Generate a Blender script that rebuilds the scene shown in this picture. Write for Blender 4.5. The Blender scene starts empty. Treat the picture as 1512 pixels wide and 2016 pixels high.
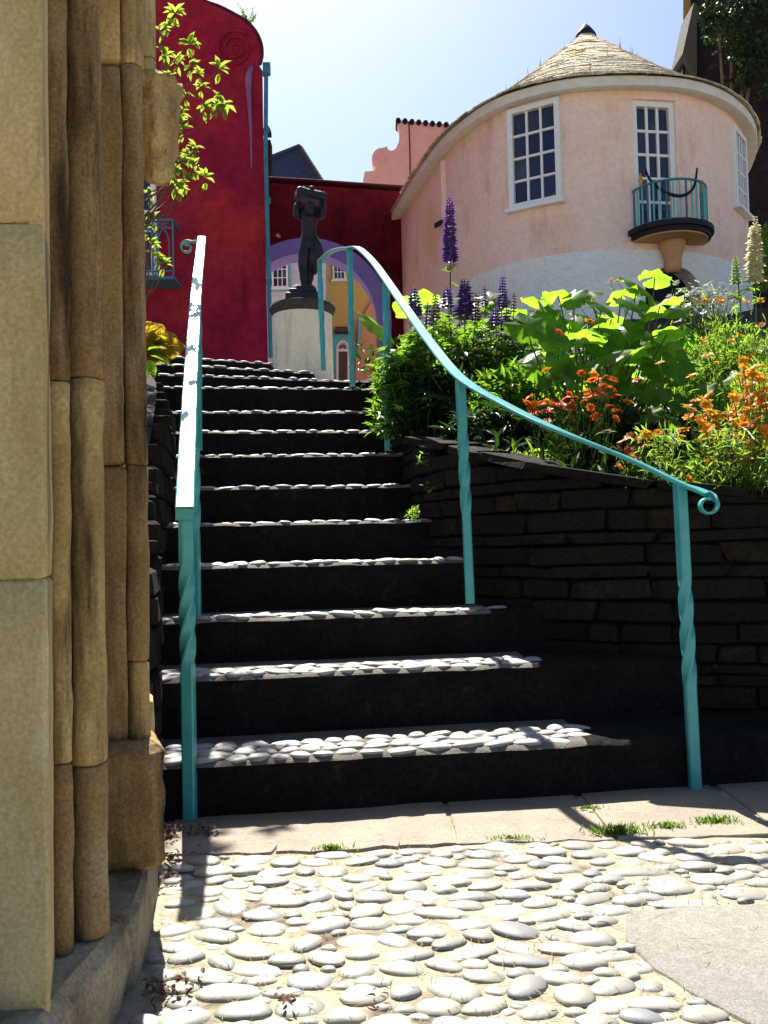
import bpy, bmesh, math, random
from mathutils import Vector, Matrix, noise as mnoise
from math import sin, cos, pi, radians, atan, atan2, sqrt, hypot

# ------------------------------------------------------------------ camera
SC = bpy.context.scene
F = 1830.0; CX, CY = 756.0, 1008.0; HCAM = 0.775
PITCH = atan(72 / F); ROLL = 0.022
cF = Vector((0, cos(PITCH), sin(PITCH)))
_U0 = Vector((0, -sin(PITCH), cos(PITCH))); _R0 = Vector((1, 0, 0))
cR = _R0 * cos(ROLL) - _U0 * sin(ROLL)
cU = _U0 * cos(ROLL) + _R0 * sin(ROLL)
CAM = Vector((0, 0, HCAM))
cam = bpy.data.cameras.new('camera')
cam.sensor_fit = 'VERTICAL'; cam.sensor_height = 24; cam.lens = 24 * F / 2016
cam.clip_start = 0.05; cam.clip_end = 2000
camo = bpy.data.objects.new('camera', cam); SC.collection.objects.link(camo)
camo.matrix_world = Matrix(((cR.x, cU.x, -cF.x, CAM.x), (cR.y, cU.y, -cF.y, CAM.y), (cR.z, cU.z, -cF.z, CAM.z), (0, 0, 0, 1)))
SC.camera = camo

# ------------------------------------------------------------------ sky, sun, exposure
SUN_EL = radians(52); SUN_AZ = radians(-12)       # azimuth from +Y towards +X
w = bpy.data.worlds.new('World'); SC.world = w; w.use_nodes = True
nt = w.node_tree; bg = nt.nodes['Background']
sky = nt.nodes.new('ShaderNodeTexSky'); sky.sky_type = 'NISHITA'; sky.sun_disc = False
sky.sun_elevation = SUN_EL; sky.sun_rotation = SUN_AZ
sky.air_density = 0.8; sky.dust_density = 1.25; sky.ozone_density = 4.5
nt.links.new(sky.outputs[0], bg.inputs[0]); bg.inputs[1].default_value = 0.062
sl = bpy.data.lights.new('sun', 'SUN'); sl.energy = 5.0; sl.angle = radians(0.5); sl.color = (1.0, 0.95, 0.86)
so = bpy.data.objects.new('sun', sl); SC.collection.objects.link(so)
sdir = Vector((sin(SUN_AZ) * cos(SUN_EL), cos(SUN_AZ) * cos(SUN_EL), sin(SUN_EL)))
so.rotation_euler = sdir.to_track_quat('Z', 'Y').to_euler()
SC.view_settings.view_transform = 'Standard'; SC.view_settings.look = 'None'
SC.view_settings.gamma = 1; SC.view_settings.use_curve_mapping = False
SC.view_settings.exposure = 1.6
SC.render.engine = 'CYCLES'
SC.cycles.max_bounces = 6

# ------------------------------------------------------------------ helpers
def ray(px, py): return cF + cR * ((px - CX) / F) - cU * ((py - CY) / F)
def P(px, py, Y):
    d = ray(px, py); return CAM + d * (Y / d.y)
def PZ(px, py, z):
    d = ray(px, py); return CAM + d * ((z - HCAM) / d.z)
def V(*a): return Vector(a)
def lerp(a, b, t): return a + (b - a) * t
def interp(tab, x):
    if x <= tab[0][0]: return tab[0][1]
    for (a, b), (c, d) in zip(tab, tab[1:]):
        if x <= c: return b + (d - b) * (x - a) / (c - a)
    return tab[-1][1]
def ns(v, s=1.0, seed=0.0): return mnoise.noise(Vector((v[0] * s + seed, v[1] * s - seed * .7, v[2] * s + seed * .3)))
def smooth(pts, n):
    """Catmull-Rom through points, n samples per span"""
    out = []
    L = len(pts)
    for i in range(L - 1):
        p0 = pts[max(i - 1, 0)]; p1 = pts[i]; p2 = pts[i + 1]; p3 = pts[min(i + 2, L - 1)]
        for k in range(n):
            t = k / n
            out.append(0.5 * ((2 * p1) + (p2 - p0) * t + (2 * p0 - 5 * p1 + 4 * p2 - p3) * t * t + (3 * p1 - p0 - 3 * p2 + p3) * t ** 3))
    out.append(pts[-1].copy())
    return out
def resample(pts, n):
    ds = [0]
    for a, b in zip(pts, pts[1:]): ds.append(ds[-1] + (b - a).length)
    out = []; j = 0
    for k in range(n + 1):
        t = ds[-1] * k / n
        while j < len(ds) - 2 and ds[j + 1] < t: j += 1
        u = (t - ds[j]) / max(ds[j + 1] - ds[j], 1e-9)
        out.append(pts[j].lerp(pts[j + 1], min(max(u, 0), 1)))
    return out

def tag(o, label=None, cat=None, group=None, kind=None):
    if label: o['label'] = label
    if cat: o['category'] = cat
    if group: o['group'] = group
    if kind: o['kind'] = kind
    return o
def link(o, parent=None):
    SC.collection.objects.link(o)
    if parent is not None: o.parent = parent
    return o
def empty(name, loc=(0, 0, 0), label=None, cat=None, group=None, kind=None):
    o = bpy.data.objects.new(name, None); link(o); o.location = loc; o.empty_display_size = .1
    return tag(o, label, cat, group, kind)
def inst(name, me, parent, M):
    o = bpy.data.objects.new(name, me); link(o, parent)
    if parent is not None: o.matrix_world = M if parent.type else M
    o.matrix_basis = (parent_world(parent).inverted() @ M) if parent is not None else M
    return o
def parent_world(p):
    M = Matrix.Identity(4)
    while p is not None:
        M = p.matrix_basis @ M; p = p.parent
    return M

class MB:
    """collects geometry in world coordinates; build() links it as one mesh object"""
    def __init__(s): s.v = []; s.f = []; s.mi = []; s.cur = 0
    def add(s, vs, fs):
        b = len(s.v); s.v += [tuple(x) for x in vs]
        s.f += [tuple(b + i for i in f) for f in fs]; s.mi += [s.cur] * len(fs)
        return s
    def box(s, c, size, M=None, jit=0):
        hx, hy, hz = size[0] / 2, size[1] / 2, size[2] / 2
        vs = [V(x, y, z) for z in (-hz, hz) for y in (-hy, hy) for x in (-hx, hx)]
        if jit: vs = [p + V(random.uniform(-jit, jit), random.uniform(-jit, jit), random.uniform(-jit, jit)) for p in vs]
        if M is not None: vs = [M @ p for p in vs]
        c = Vector(c)
        return s.add([p + c for p in vs], [(0, 2, 3, 1), (4, 5, 7, 6), (0, 1, 5, 4), (2, 6, 7, 3), (0, 4, 6, 2), (1, 3, 7, 5)])
    def bbox(s, c, size, b, M=None):
        """box with chamfered edges"""
        hx, hy, hz = size[0] / 2, size[1] / 2, size[2] / 2
        rings = []
        for z, i in ((-hz, b), (-hz + b, 0), (hz - b, 0), (hz, b)):
            x, y = hx - i, hy - i
            rings.append([V(-x + b, -y, z), V(x - b, -y, z), V(x, -y + b, z), V(x, y - b, z), V(x - b, y, z), V(-x + b, y, z), V(-x, y - b, z), V(-x, -y + b, z)])
        c = Vector(c)
        vs = [(M @ p if M is not None else p) + c for r in rings for p in r]
        fs = [tuple(reversed(range(8))), tuple(range(24, 32))]
        for k in range(3):
            for j in range(8):
                fs.append((k * 8 + j, k * 8 + (j + 1) % 8, (k + 1) * 8 + (j + 1) % 8, (k + 1) * 8 + j))
        return s.add(vs, fs)
    def beam(s, a, b, wd, ht, up=V(0, 0, 1)):
        a = Vector(a); b = Vector(b); d = (b - a); L = d.length; d = d / L
        x = d.cross(up)
        x = x.normalized() if x.length > 1e-4 else V(1, 0, 0)
        z = x.cross(d)
        M = Matrix((x, d, z)).transposed()
        return s.box((a + b) / 2, (wd, L, ht), M)
    def tube(s, pts, r, n=8, cap=True):
        pts = [Vector(p) for p in pts]; N = len(pts); vs = []
        rr = r if isinstance(r, (list, tuple)) else [r] * N
        up = None
        for i, p in enumerate(pts):
            d = (pts[min(i + 1, N - 1)] - pts[max(i - 1, 0)])
            d = d.normalized() if d.length > 1e-9 else V(0, 0, 1)
            if up is None:
                up = V(1, 0, 0) if abs(d.x) < .8 else V(0, 1, 0)
            up = (up - d * up.dot(d)).normalized(); w2 = d.cross(up)
            for k in range(n):
                a = 2 * pi * k / n
                vs.append(p + (up * cos(a) + w2 * sin(a)) * rr[i])
        fs = []
        for i in range(N - 1):
            for k in range(n): fs.append((i * n + k, i * n + (k + 1) % n, (i + 1) * n + (k + 1) % n, (i + 1) * n + k))
        if cap: fs += [tuple(reversed(range(n))), tuple((N - 1) * n + k for k in range(n))]
        return s.add(vs, fs)
    def bar(s, pts, wd, th, ups=None, ch=.25):
        """flat bar with chamfered section swept along pts; width across, thickness along 'up'"""
        pts = [Vector(p) for p in pts]; N = len(pts); vs = []
        c = min(wd, th) * ch; hw, ht = wd / 2, th / 2
        sec = [(-hw + c, -ht), (hw - c, -ht), (hw, -ht + c), (hw, ht - c), (hw - c, ht), (-hw + c, ht), (-hw, ht - c), (-hw, -ht + c)]
        for i, p in enumerate(pts):
            d = (pts[min(i + 1, N - 1)] - pts[max(i - 1, 0)]).normalized()
            u = Vector(ups[i]) if ups else V(0, 0, 1)
            x = d.cross(u).normalized(); u = x.cross(d)
            for a, b in sec: vs.append(p + x * a + u * b)
        fs = []
        for i in range(N - 1):
            for k in range(8): fs.append((i * 8 + k, i * 8 + (k + 1) % 8, (i + 1) * 8 + (k + 1) % 8, (i + 1) * 8 + k))
        fs += [tuple(reversed(range(8))), tuple((N - 1) * 8 + k for k in range(8))]
        return s.add(vs, fs)
    def lathe(s, c, prof, n=24, sx=1, sy=1):
        c = Vector(c); vs = []; fs = []
        for r, z in prof:
            for k in range(n):
                a = 2 * pi * k / n; vs.append(c + V(r * cos(a) * sx, r * sin(a) * sy, z))
        m = len(prof)
        for i in range(m - 1):
            for k in range(n): fs.append((i * n + k, i * n + (k + 1) % n, (i + 1) * n + (k + 1) % n, (i + 1) * n + k))
        fs += [tuple(reversed(range(n))), tuple((m - 1) * n + k for k in range(n))]
        return s.add(vs, fs)
    def slab(s, front, off):
        """extrude a polygon (list of points) by vector off"""
        n = len(front); off = Vector(off)
        vs = [Vector(p) for p in front] + [Vector(p) + off for p in front]
        fs = [tuple(range(n)), tuple(reversed(range(n, 2 * n)))]
        for i in range(n): fs.append((i, i + n, (i + 1) % n + n, (i + 1) % n))
        return s.add(vs, fs)
    def leaf(s, o, d, nrm, L, W, fold=.18, curl=.15):
        o = Vector(o); d = Vector(d).normalized(); x = d.cross(Vector(nrm))
        if x.length < 1e-4: x = d.orthogonal()
        x.normalize(); u = x.cross(d)
        def q(t, a, h): return o + d * (L * t) + x * (W * a) + u * (L * h)
        vs = [q(0, 0, 0), q(.28, -.42, fold * .5 - curl * .1), q(.28, 0, -curl * .08), q(.28, .42, fold * .5 - curl * .1),
              q(.62, -.45, fold * .5 - curl * .4), q(.62, 0, -curl * .38), q(.62, .45, fold * .5 - curl * .4), q(1, 0, -curl)]
        return s.add(vs, [(0, 2, 1), (0, 3, 2), (1, 2, 5, 4), (2, 3, 6, 5), (4, 5, 7), (5, 6, 7)])
    def blade(s, o, d, L, W, droop=.3):
        o = Vector(o); d = Vector(d).normalized(); x = d.cross(V(random.random() - .5, random.random() - .5, .3)).normalized()
        a = o + d * L * .5; b = o + d * L - V(0, 0, droop * L)
        return s.add([o - x * W * .5, o + x * W * .5, a + x * W * .4, a - x * W * .4, b], [(0, 1, 2, 3), (3, 2, 4)])
    def build(s, name, mat, parent=None, smooth=False, sharp=None):
        me = bpy.data.meshes.new(name)
        if parent is not None and not parent.get('_w'):
            off = parent_world(parent).inverted(); vs = [tuple(off @ Vector(v)) for v in s.v]
        else: vs = s.v
        me.from_pydata(vs, [], s.f); me.update()
        mats = mat if isinstance(mat, (list, tuple)) else [mat]
        for m in mats: me.materials.append(m)
        if len(mats) > 1: me.polygons.foreach_set('material_index', s.mi)
        if smooth:
            me.polygons.foreach_set('use_smooth', [True] * len(me.polygons))
            if sharp: me.set_sharp_from_angle(angle=radians(sharp))
        o = bpy.data.objects.new(name, me); link(o, parent)
        return o
def fixn(o):
    bm = bmesh.new(); bm.from_mesh(o.data); bmesh.ops.recalc_face_normals(bm, faces=bm.faces); bm.to_mesh(o.data); bm.free(); return o
def rough_mesh(o, amp, sc, cut=0, seed=0.0, keep=None):
    """subdivide and push vertices by noise: hewn stone"""
    bm = bmesh.new(); bm.from_mesh(o.data)
    if cut: bmesh.ops.subdivide_edges(bm, edges=bm.edges, cuts=cut, use_grid_fill=True)
    for v in bm.verts:
        if keep and keep(v.co): continue
        n = mnoise.noise_vector(v.co * sc + V(seed, seed * .3, -seed)) * amp + mnoise.noise_vector(v.co * sc * 3.1 + V(seed, 5, 1)) * amp * .4
        v.co += n
    bm.to_mesh(o.data); bm.free(); return o

# ------------------------------------------------------------------ materials
def mat(name, col, col2=None, scale=6, rough=.8, bump=.3, bscale=30, bdist=.01, col3=None, s3=2.0, f3=(.5, .62), spec=.4, rand=None, detail=6, coords='pos', metal=0, stretch=None, grain=None, streak=None):
    m = bpy.data.materials.new(name); m.use_nodes = True; t = m.node_tree; N = t.nodes; Lk = t.links
    b = N['Principled BSDF']; b.inputs['Roughness'].default_value = rough; b.inputs['Specular IOR Level'].default_value = spec
    b.inputs['Metallic'].default_value = metal
    if coords == 'pos':
        g = N.new('ShaderNodeNewGeometry').outputs['Position']
    else:
        g = N.new('ShaderNodeTexCoord').outputs['Object']
    if stretch:
        mp = N.new('ShaderNodeMapping'); mp.inputs['Scale'].default_value = stretch; Lk.new(g, mp.inputs[0]); g2 = mp.outputs[0]
    else: g2 = g
    def noise(sc, det=detail, src=g2):
        n = N.new('ShaderNodeTexNoise'); n.inputs['Scale'].default_value = sc; n.inputs['Detail'].default_value = det; n.inputs['Roughness'].default_value = .62
        Lk.new(src, n.inputs['Vector']); return n.outputs['Fac']
    def ramp(src, a, bb):
        r = N.new('ShaderNodeMapRange'); r.inputs['From Min'].default_value = a; r.inputs['From Max'].default_value = bb; Lk.new(src, r.inputs['Value']); return r.outputs[0]
    def mix(f, a, bb):
        x = N.new('ShaderNodeMix'); x.data_type = 'RGBA'
        if isinstance(f, float): x.inputs[0].default_value = f
        else: Lk.new(f, x.inputs[0])
        for i, c in ((6, a), (7, bb)):
            if isinstance(c, tuple): x.inputs[i].default_value = (*c, 1)
            else: Lk.new(c, x.inputs[i])
        return x.outputs[2]
    out = tuple(col)
    if rand:
        oi = N.new('ShaderNodeObjectInfo'); r = N.new('ShaderNodeValToRGB'); r.color_ramp.interpolation = 'LINEAR'
        els = r.color_ramp.elements
        for i, c in enumerate(rand):
            e = els[i] if i < 2 else els.new(i / (len(rand) - 1))
            e.color = (*c, 1)
        for i, e in enumerate(els): pass
        for i in range(len(rand)): els[i].position = i / (len(rand) - 1)
        for i, c in enumerate(rand): els[i].color = (*c, 1)
        Lk.new(oi.outputs['Random'], r.inputs[0]); out = r.outputs[0]
    if col2: out = mix(ramp(noise(scale), .35, .68), out, tuple(col2))
    if col3: out = mix(ramp(noise(s3, 5), *f3), out, tuple(col3))
    if streak:
        mp2 = N.new('ShaderNodeMapping'); mp2.inputs['Scale'].default_value = streak[1]; Lk.new(g, mp2.inputs[0])
        out = mix(ramp(noise(1.0, 7, mp2.outputs[0]), *streak[2]), out, tuple(streak[0]))
    if grain:
        gr = N.new('ShaderNodeMapRange'); gr.inputs['From Min'].default_value = .3; gr.inputs['From Max'].default_value = .7
        gr.inputs['To Min'].default_value = 1 - grain[1]; gr.inputs['To Max'].default_value = 1 + grain[1] * .6
        Lk.new(noise(grain[0], 8, g), gr.inputs['Value'])
        vm = N.new('ShaderNodeVectorMath'); vm.operation = 'SCALE'
        if isinstance(out, tuple): vm.inputs[0].default_value = out
        else: Lk.new(out, vm.inputs[0])
        Lk.new(gr.outputs[0], vm.inputs['Scale']); out = vm.outputs[0]
    if isinstance(out, tuple): b.inputs['Base Color'].default_value = (*out, 1)
    else: Lk.new(out, b.inputs['Base Color'])
    if bump:
        bn = N.new('ShaderNodeBump'); bn.inputs['Strength'].default_value = bump; bn.inputs['Distance'].default_value = bdist
        Lk.new(noise(bscale, 8, g), bn.inputs['Height']); Lk.new(bn.outputs[0], b.inputs['Normal'])
    m['mixer'] = 0
    return m
def leafmat(name, col, tr, amt=.5, rough=.45, col2=None, sc=9):
    m = bpy.data.materials.new(name); m.use_nodes = True; t = m.node_tree; N = t.nodes; Lk = t.links
    b = N['Principled BSDF']; b.inputs['Roughness'].default_value = rough; b.inputs['Specular IOR Level'].default_value = .22
    n = N.new('ShaderNodeTexNoise'); n.inputs['Scale'].default_value = sc; n.inputs['Detail'].default_value = 4
    g = N.new('ShaderNodeNewGeometry'); Lk.new(g.outputs['Position'], n.inputs['Vector'])
    r = N.new('ShaderNodeMapRange'); r.inputs['From Min'].default_value = .38; r.inputs['From Max'].default_value = .62; Lk.new(n.outputs['Fac'], r.inputs['Value'])
    x = N.new('ShaderNodeMix'); x.data_type = 'RGBA'; Lk.new(r.outputs[0], x.inputs[0]); x.inputs[6].default_value = (*col, 1); x.inputs[7].default_value = (*(col2 or [c * .55 for c in col]), 1)
    Lk.new(x.outputs[2], b.inputs['Base Color'])
    y = N.new('ShaderNodeMix'); y.data_type = 'RGBA'; Lk.new(r.outputs[0], y.inputs[0]); y.inputs[6].default_value = (*tr, 1); y.inputs[7].default_value = (*[c * .7 for c in tr], 1)
    tb = N.new('ShaderNodeBsdfTranslucent'); Lk.new(y.outputs[2], tb.inputs['Color'])
    ms = N.new('ShaderNodeMixShader'); ms.inputs[0].default_value = amt
    Lk.new(b.outputs[0], ms.inputs[1]); Lk.new(tb.outputs[0], ms.inputs[2]); Lk.new(ms.outputs[0], N['Material Output'].inputs[0])
    return m

PEB = [(.21, .205, .175), (.33, .31, .25), (.27, .265, .225), (.33, .31, .26), (.15, .155, .155), (.28, .26, .205), (.205, .21, .205), (.31, .255, .205), (.35, .335, .29), (.17, .175, .15), (.26, .25, .20)]
M = dict(
    pebble=mat('pebble_stone', (0.24, 0.24, 0.24), scale=60, rand=PEB, col2=None, col3=(0.18, 0.162, 0.138), s3=70, f3=(.60, .74), rough=.55, bump=.25, bscale=120, bdist=.002, spec=.35, detail=4),
    tpebble=mat('tread_pebble_stone', (0.22, 0.22, 0.22), rand=[(0.275, 0.2695, 0.2475), (0.33, 0.3135, 0.275), (0.231, 0.2365, 0.2365), (0.341, 0.33, 0.3025), (0.286, 0.275, 0.2475)], col3=(0.11, 0.099, 0.0825), s3=45, f3=(.62, .76), rough=.6, bump=.3, bscale=90, bdist=.003),
    mortar=mat('sandy_mortar', (.38, .33, .235), (.28, .235, .16), 14, rough=.95, bump=.9, bscale=160, bdist=.006, col3=(0.1, 0.075, 0.045), s3=5, f3=(.52, .66)),
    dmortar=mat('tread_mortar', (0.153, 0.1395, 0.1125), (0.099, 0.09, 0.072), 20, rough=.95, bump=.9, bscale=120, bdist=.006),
    flag=mat('flagstone', (0.2587, 0.2218, 0.1663), (0.2033, 0.1725, 0.1294), 7, rough=.85, grain=(120, .25), bump=.6, bscale=45, bdist=.008, col3=(0.1478, 0.1294, 0.1047), s3=22, f3=(.6, .72)),
    concrete=mat('concrete_slab', (0.2224, 0.2093, 0.1831), (0.1765, 0.1635, 0.1406), 40, rough=.9, grain=(260, .45), bump=.6, bscale=220, bdist=.003, col3=(0.1242, 0.1145, 0.0981), s3=110, f3=(.62, .72)),
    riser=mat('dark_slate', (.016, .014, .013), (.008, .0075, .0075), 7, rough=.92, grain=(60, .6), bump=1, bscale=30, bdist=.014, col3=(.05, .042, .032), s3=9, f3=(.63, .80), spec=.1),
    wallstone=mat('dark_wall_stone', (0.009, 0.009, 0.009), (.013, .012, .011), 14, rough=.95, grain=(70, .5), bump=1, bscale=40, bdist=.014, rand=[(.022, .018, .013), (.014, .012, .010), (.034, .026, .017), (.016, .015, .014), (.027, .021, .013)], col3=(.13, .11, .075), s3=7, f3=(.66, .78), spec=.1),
    soil=mat('garden_soil', (0.021, 0.015, 0.0102), (0.012, 0.0084, 0.006), 12, rough=1, bump=1, bscale=40, bdist=.02),
    plaza=mat('plaza_paving', (0.27, 0.24, 0.192), (0.198, 0.174, 0.132), 3, rough=.9, bump=.5, bscale=30),
    sand=mat('weathered_sandstone', (.50, .36, .15), (.24, .15, .06), 4.5, rough=.92, bump=1, bscale=110, bdist=.005, grain=(150, .34), streak=((.07, .042, .022), (16, 16, 2.0), (.52, .68)), col3=(.58, .45, .20), s3=5.5, f3=(.52, .66), spec=.15, stretch=(1, 1, .55)),
    sand2=mat('pale_sandstone', (.62, .50, .27), (.38, .29, .12), 4, rough=.92, bump=.9, bscale=110, bdist=.004, grain=(140, .28), streak=((.16, .13, .07), (12, 12, 1.4), (.54, .68)), col3=(.66, .58, .38), s3=4.2, f3=(.55, .68), spec=.15, stretch=(1, 1, .4)),
    sandbrown=mat('brown_sandstone', (.37, .25, .11), (.18, .108, .048), 5, rough=.92, bump=1, bscale=110, bdist=.005, grain=(150, .4), streak=((.05, .030, .018), (14, 14, 1.8), (.52, .68)), col3=(.38, .29, .16), s3=6, f3=(.54, .68), spec=.12, stretch=(1, 1, .5)),
    sandgrey=mat('grey_weathered_sandstone', (.40, .335, .22), (.19, .15, .09), 9, rough=.95, bump=1, bscale=50, bdist=.008, grain=(120, .4), col3=(.46, .36, .20), s3=5, f3=(.54, .68), spec=.15),
    joint=mat('dark_mortar_joint', (0.07, 0.0625, 0.05), (0.04, 0.035, 0.0275), 20, rough=1, bump=.8, bscale=60),
    teal=mat('turquoise_paint', (.055, .36, .35), (.04, .29, .29), 18, rough=.33, bump=.35, bscale=60, bdist=.0025, col3=(.05, .22, .24), s3=60, f3=(.66, .76), spec=.5),
    pink=None,
)
def pinkmat():
    m = mat('peach_render', (.88, .665, .535), (.85, .61, .51), 2.2, rough=.9, bump=.5, bscale=28, bdist=.014, col3=(.80, .52, .29), s3=.45, f3=(.50, .64), spec=.15, grain=(14, .12), streak=((.58, .33, .22), (1.5, 1.5, .5), (.57, .80)))
    return m
M['pink'] = pinkmat()
M['pink2'] = mat('rose_render', (.74, .38, .34), (.66, .33, .31), 3, rough=.9, bump=.4, bscale=20, bdist=.01, spec=.15, col3=(.60, .34, .30), s3=1.4, f3=(.55, .7))
M['whitewash'] = mat('whitewash', (.88, .87, .82), (.76, .76, .74), 9, rough=.9, bump=1, bscale=9, bdist=.05, col3=(.34, .34, .35), s3=10, f3=(.66, .74), spec=.15, stretch=(1, 1, 3))
M['white'] = mat('white_paint', (.80, .80, .77), (.72, .72, .69), 12, rough=.5, bump=.15, bscale=50)
M['fascia'] = mat('cream_fascia_paint', (.72, .69, .61), (.60, .57, .50), 5, rough=.6, bump=.2, bscale=30)
M['glass'] = mat('window_glass', (.01, .01, .04), scale=5, rough=.05, bump=.12, bscale=3, bdist=.02, spec=.6, rand=[(.006, .008, .045), (.010, .012, .06), (.03, .035, .07), (.015, .018, .035), (.09, .10, .095), (.02, .02, .05)], col2=(.012, .014, .03), col3=(.12, .14, .13), s3=5, f3=(.62, .70), stretch=(1, 1, .5))
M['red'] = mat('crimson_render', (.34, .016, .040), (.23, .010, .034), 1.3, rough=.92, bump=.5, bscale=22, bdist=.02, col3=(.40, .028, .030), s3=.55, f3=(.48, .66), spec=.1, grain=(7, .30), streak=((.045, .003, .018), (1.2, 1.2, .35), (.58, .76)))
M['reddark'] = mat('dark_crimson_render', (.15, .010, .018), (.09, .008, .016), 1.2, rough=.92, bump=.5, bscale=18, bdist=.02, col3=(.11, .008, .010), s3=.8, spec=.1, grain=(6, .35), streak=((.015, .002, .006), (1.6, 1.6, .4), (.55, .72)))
M['redtrim'] = mat('plum_coping', (.12, .006, .03), (.06, .004, .02), 3, rough=.9, bump=.5, bscale=18)
M['mauve'] = mat('mauve_paint', (.30, .10, .24), (.22, .06, .16), 4, rough=.8, bump=.4, bscale=18)
M['purple'] = mat('violet_paint', (.27, .22, .56), (.23, .185, .50), 4, rough=.85, bump=.3, bscale=18, spec=.2)
M['bluepipe'] = mat('blue_green_pipe_paint', (.05, .20, .26), (.03, .12, .18), 8, rough=.5, bump=.2)
M['yellow'] = mat('yellow_render', (0.56, 0.385, 0.105), (0.504, 0.336, 0.098), 2, rough=.9, bump=.3)
M['orange_r'] = mat('apricot_render', (0.6, 0.255, 0.1125), (0.555, 0.315, 0.18), 2, rough=.9, bump=.3)
M['board'] = mat('white_board_paint', (0.54, 0.555, 0.585), (0.495, 0.51, 0.54), 3, rough=.6, bump=.2)
M['turq'] = mat('turquoise_frame_paint', (.12, .48, .46), (.10, .42, .42), 8, rough=.5, bump=.2)
M['slate'] = mat('blue_slate', (0.0275, 0.0375, 0.08), (0.015, 0.0225, 0.055), 9, rough=.7, bump=.8, bscale=14, bdist=.03, rand=None, col3=(0.045, 0.06, 0.11), s3=16, f3=(.5, .7))
M['tile'] = mat('lichened_stone_tile', (0.225, 0.2025, 0.15), (0.15, 0.1312, 0.105), 22, rough=.95, bump=.9, bscale=45, bdist=.01, rand=[(.80, .68, .50), (.86, .76, .58), (.58, .49, .37), (.88, .80, .64), (.70, .58, .44)], col3=(0.495, 0.405, 0.135), s3=1.6, f3=(.57, .66), spec=.1)
M['tiles'] = mat('lichened_stone_tiles', (.84, .73, .55), (.56, .46, .33), 9, rough=.95, bump=.9, bscale=45, bdist=.01, col3=(0.36, 0.285, 0.0825), s3=1.6, f3=(.55, .64), spec=.1)
M['bark'] = mat('bark', (.13, .08, .05), (.07, .045, .03), 30, rough=.95, bump=.8, bscale=80)
M['dark'] = mat('black_lead', (0.0075, 0.007, 0.009), (0.004, 0.004, 0.006), 8, rough=.7, bump=.3)
M['bronze'] = mat('dark_bronze', (0.0096, 0.0096, 0.018), (0.0048, 0.0042, 0.0084), 16, rough=.62, bump=.8, bscale=40, bdist=.006, spec=.5, col3=(0.045, 0.033, 0.03), s3=15, f3=(.6, .74), metal=.15)
M['plinth'] = mat('cream_plaster', (.86, .76, .55), (.76, .66, .47), 5, rough=.85, bump=.5, bscale=25, col3=(.50, .36, .13), s3=4.6, f3=(.60, .74), spec=.2, grain=(30, .12), streak=((.48, .40, .24), (9, 9, 1.2), (.58, .76)))
M['gold'] = mat('gilt_paint', (.62, .30, .05), (.50, .22, .04), 20, rough=.4, bump=.1)
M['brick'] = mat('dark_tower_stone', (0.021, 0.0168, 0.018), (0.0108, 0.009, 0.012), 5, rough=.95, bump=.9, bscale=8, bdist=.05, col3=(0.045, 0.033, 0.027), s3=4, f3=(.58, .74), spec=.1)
M['corbelpeach'] = mat('ochre_render', (.62, .33, .14), (.46, .27, .15), 9, rough=.9, bump=.5, bscale=30)
M['stem'] = leafmat('green_stem', (.10, .16, .03), (.16, .26, .03), .2)
M['redstem'] = mat('reddish_twig', (.17, .06, .045), (.10, .045, .035), 30, rough=.8, bump=.3)
M['lf_rh'] = leafmat('rhododendron_leaf', (0.112, 0.176, 0.024), (.40, .52, .06), .5)
M['lf_fern'] = leafmat('golden_fern_frond', (0.24, 0.16, 0.016), (0.68, 0.496, 0.04), .55)
M['lf_lup'] = leafmat('lupin_leaf', (0.045, 0.10, 0.015), (0.28, 0.52, 0.03), .5)
M['lf_dark'] = leafmat('shaded_leaf', (0.015, 0.035, 0.008), (0.04, 0.11, 0.01), .35)  # shade put into the colour: darker copy of the leaf green
M['lf_big'] = leafmat('broad_leaf', (.085, .17, .012), (.36, .72, .035), .62, col2=(.045, .10, .012), sc=14)
M['lf_feath'] = leafmat('feathery_leaf', (.10, .18, .025), (.36, .60, .05), .52)
M['lf_ivy'] = leafmat('ivy_leaf', (.018, .032, .012), (.03, .07, .012), .25, sc=2)
M['fl_pur'] = leafmat('purple_petal', (0.091, 0.0385, 0.252), (0.14, 0.056, 0.385), .35, sc=25, col2=(0.196, 0.112, 0.35))
M['fl_brn'] = leafmat('faded_lupin_petal', (.22, .13, .12), (.35, .2, .15), .3, sc=25)
M['fl_crm'] = leafmat('cream_petal', (.66, .62, .44), (.8, .76, .5), .4, sc=25, col2=(.55, .52, .33))
M['fl_org'] = leafmat('orange_petal', (.92, .42, .02), (1, .55, .04), .5, sc=14, col2=(.88, .27, .01))
M['fl_red'] = leafmat('red_orange_petal', (.80, .14, .01), (.95, .25, .02), .45, sc=20)
M['fl_yel'] = leafmat('golden_petal', (.85, .46, .02), (.95, .58, .04), .45, sc=20)
M['fl_wht'] = leafmat('white_petal', (.75, .73, .72), (.8, .78, .8), .4, sc=20)
M['fl_pnk'] = leafmat('magenta_petal', (.42, .06, .22), (.6, .1, .3), .4, sc=20)
M['straw'] = mat('dry_straw', (0.252, 0.186, 0.096), (0.156, 0.096, 0.048), 60, rough=.9, bump=0)
M['litter'] = mat('dead_leaves', (0.14, 0.065, 0.035), (0.07, 0.03, 0.0175), 60, rough=.9, bump=.2)
M['grass'] = leafmat('grass_blade', (0.078, 0.156, 0.018), (0.21, 0.36, 0.03), .45)

# ================================================================== large structure: ground and terrain
random.seed(7)
def plaza_h(Y): return HCAM + .180 * Y
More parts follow.
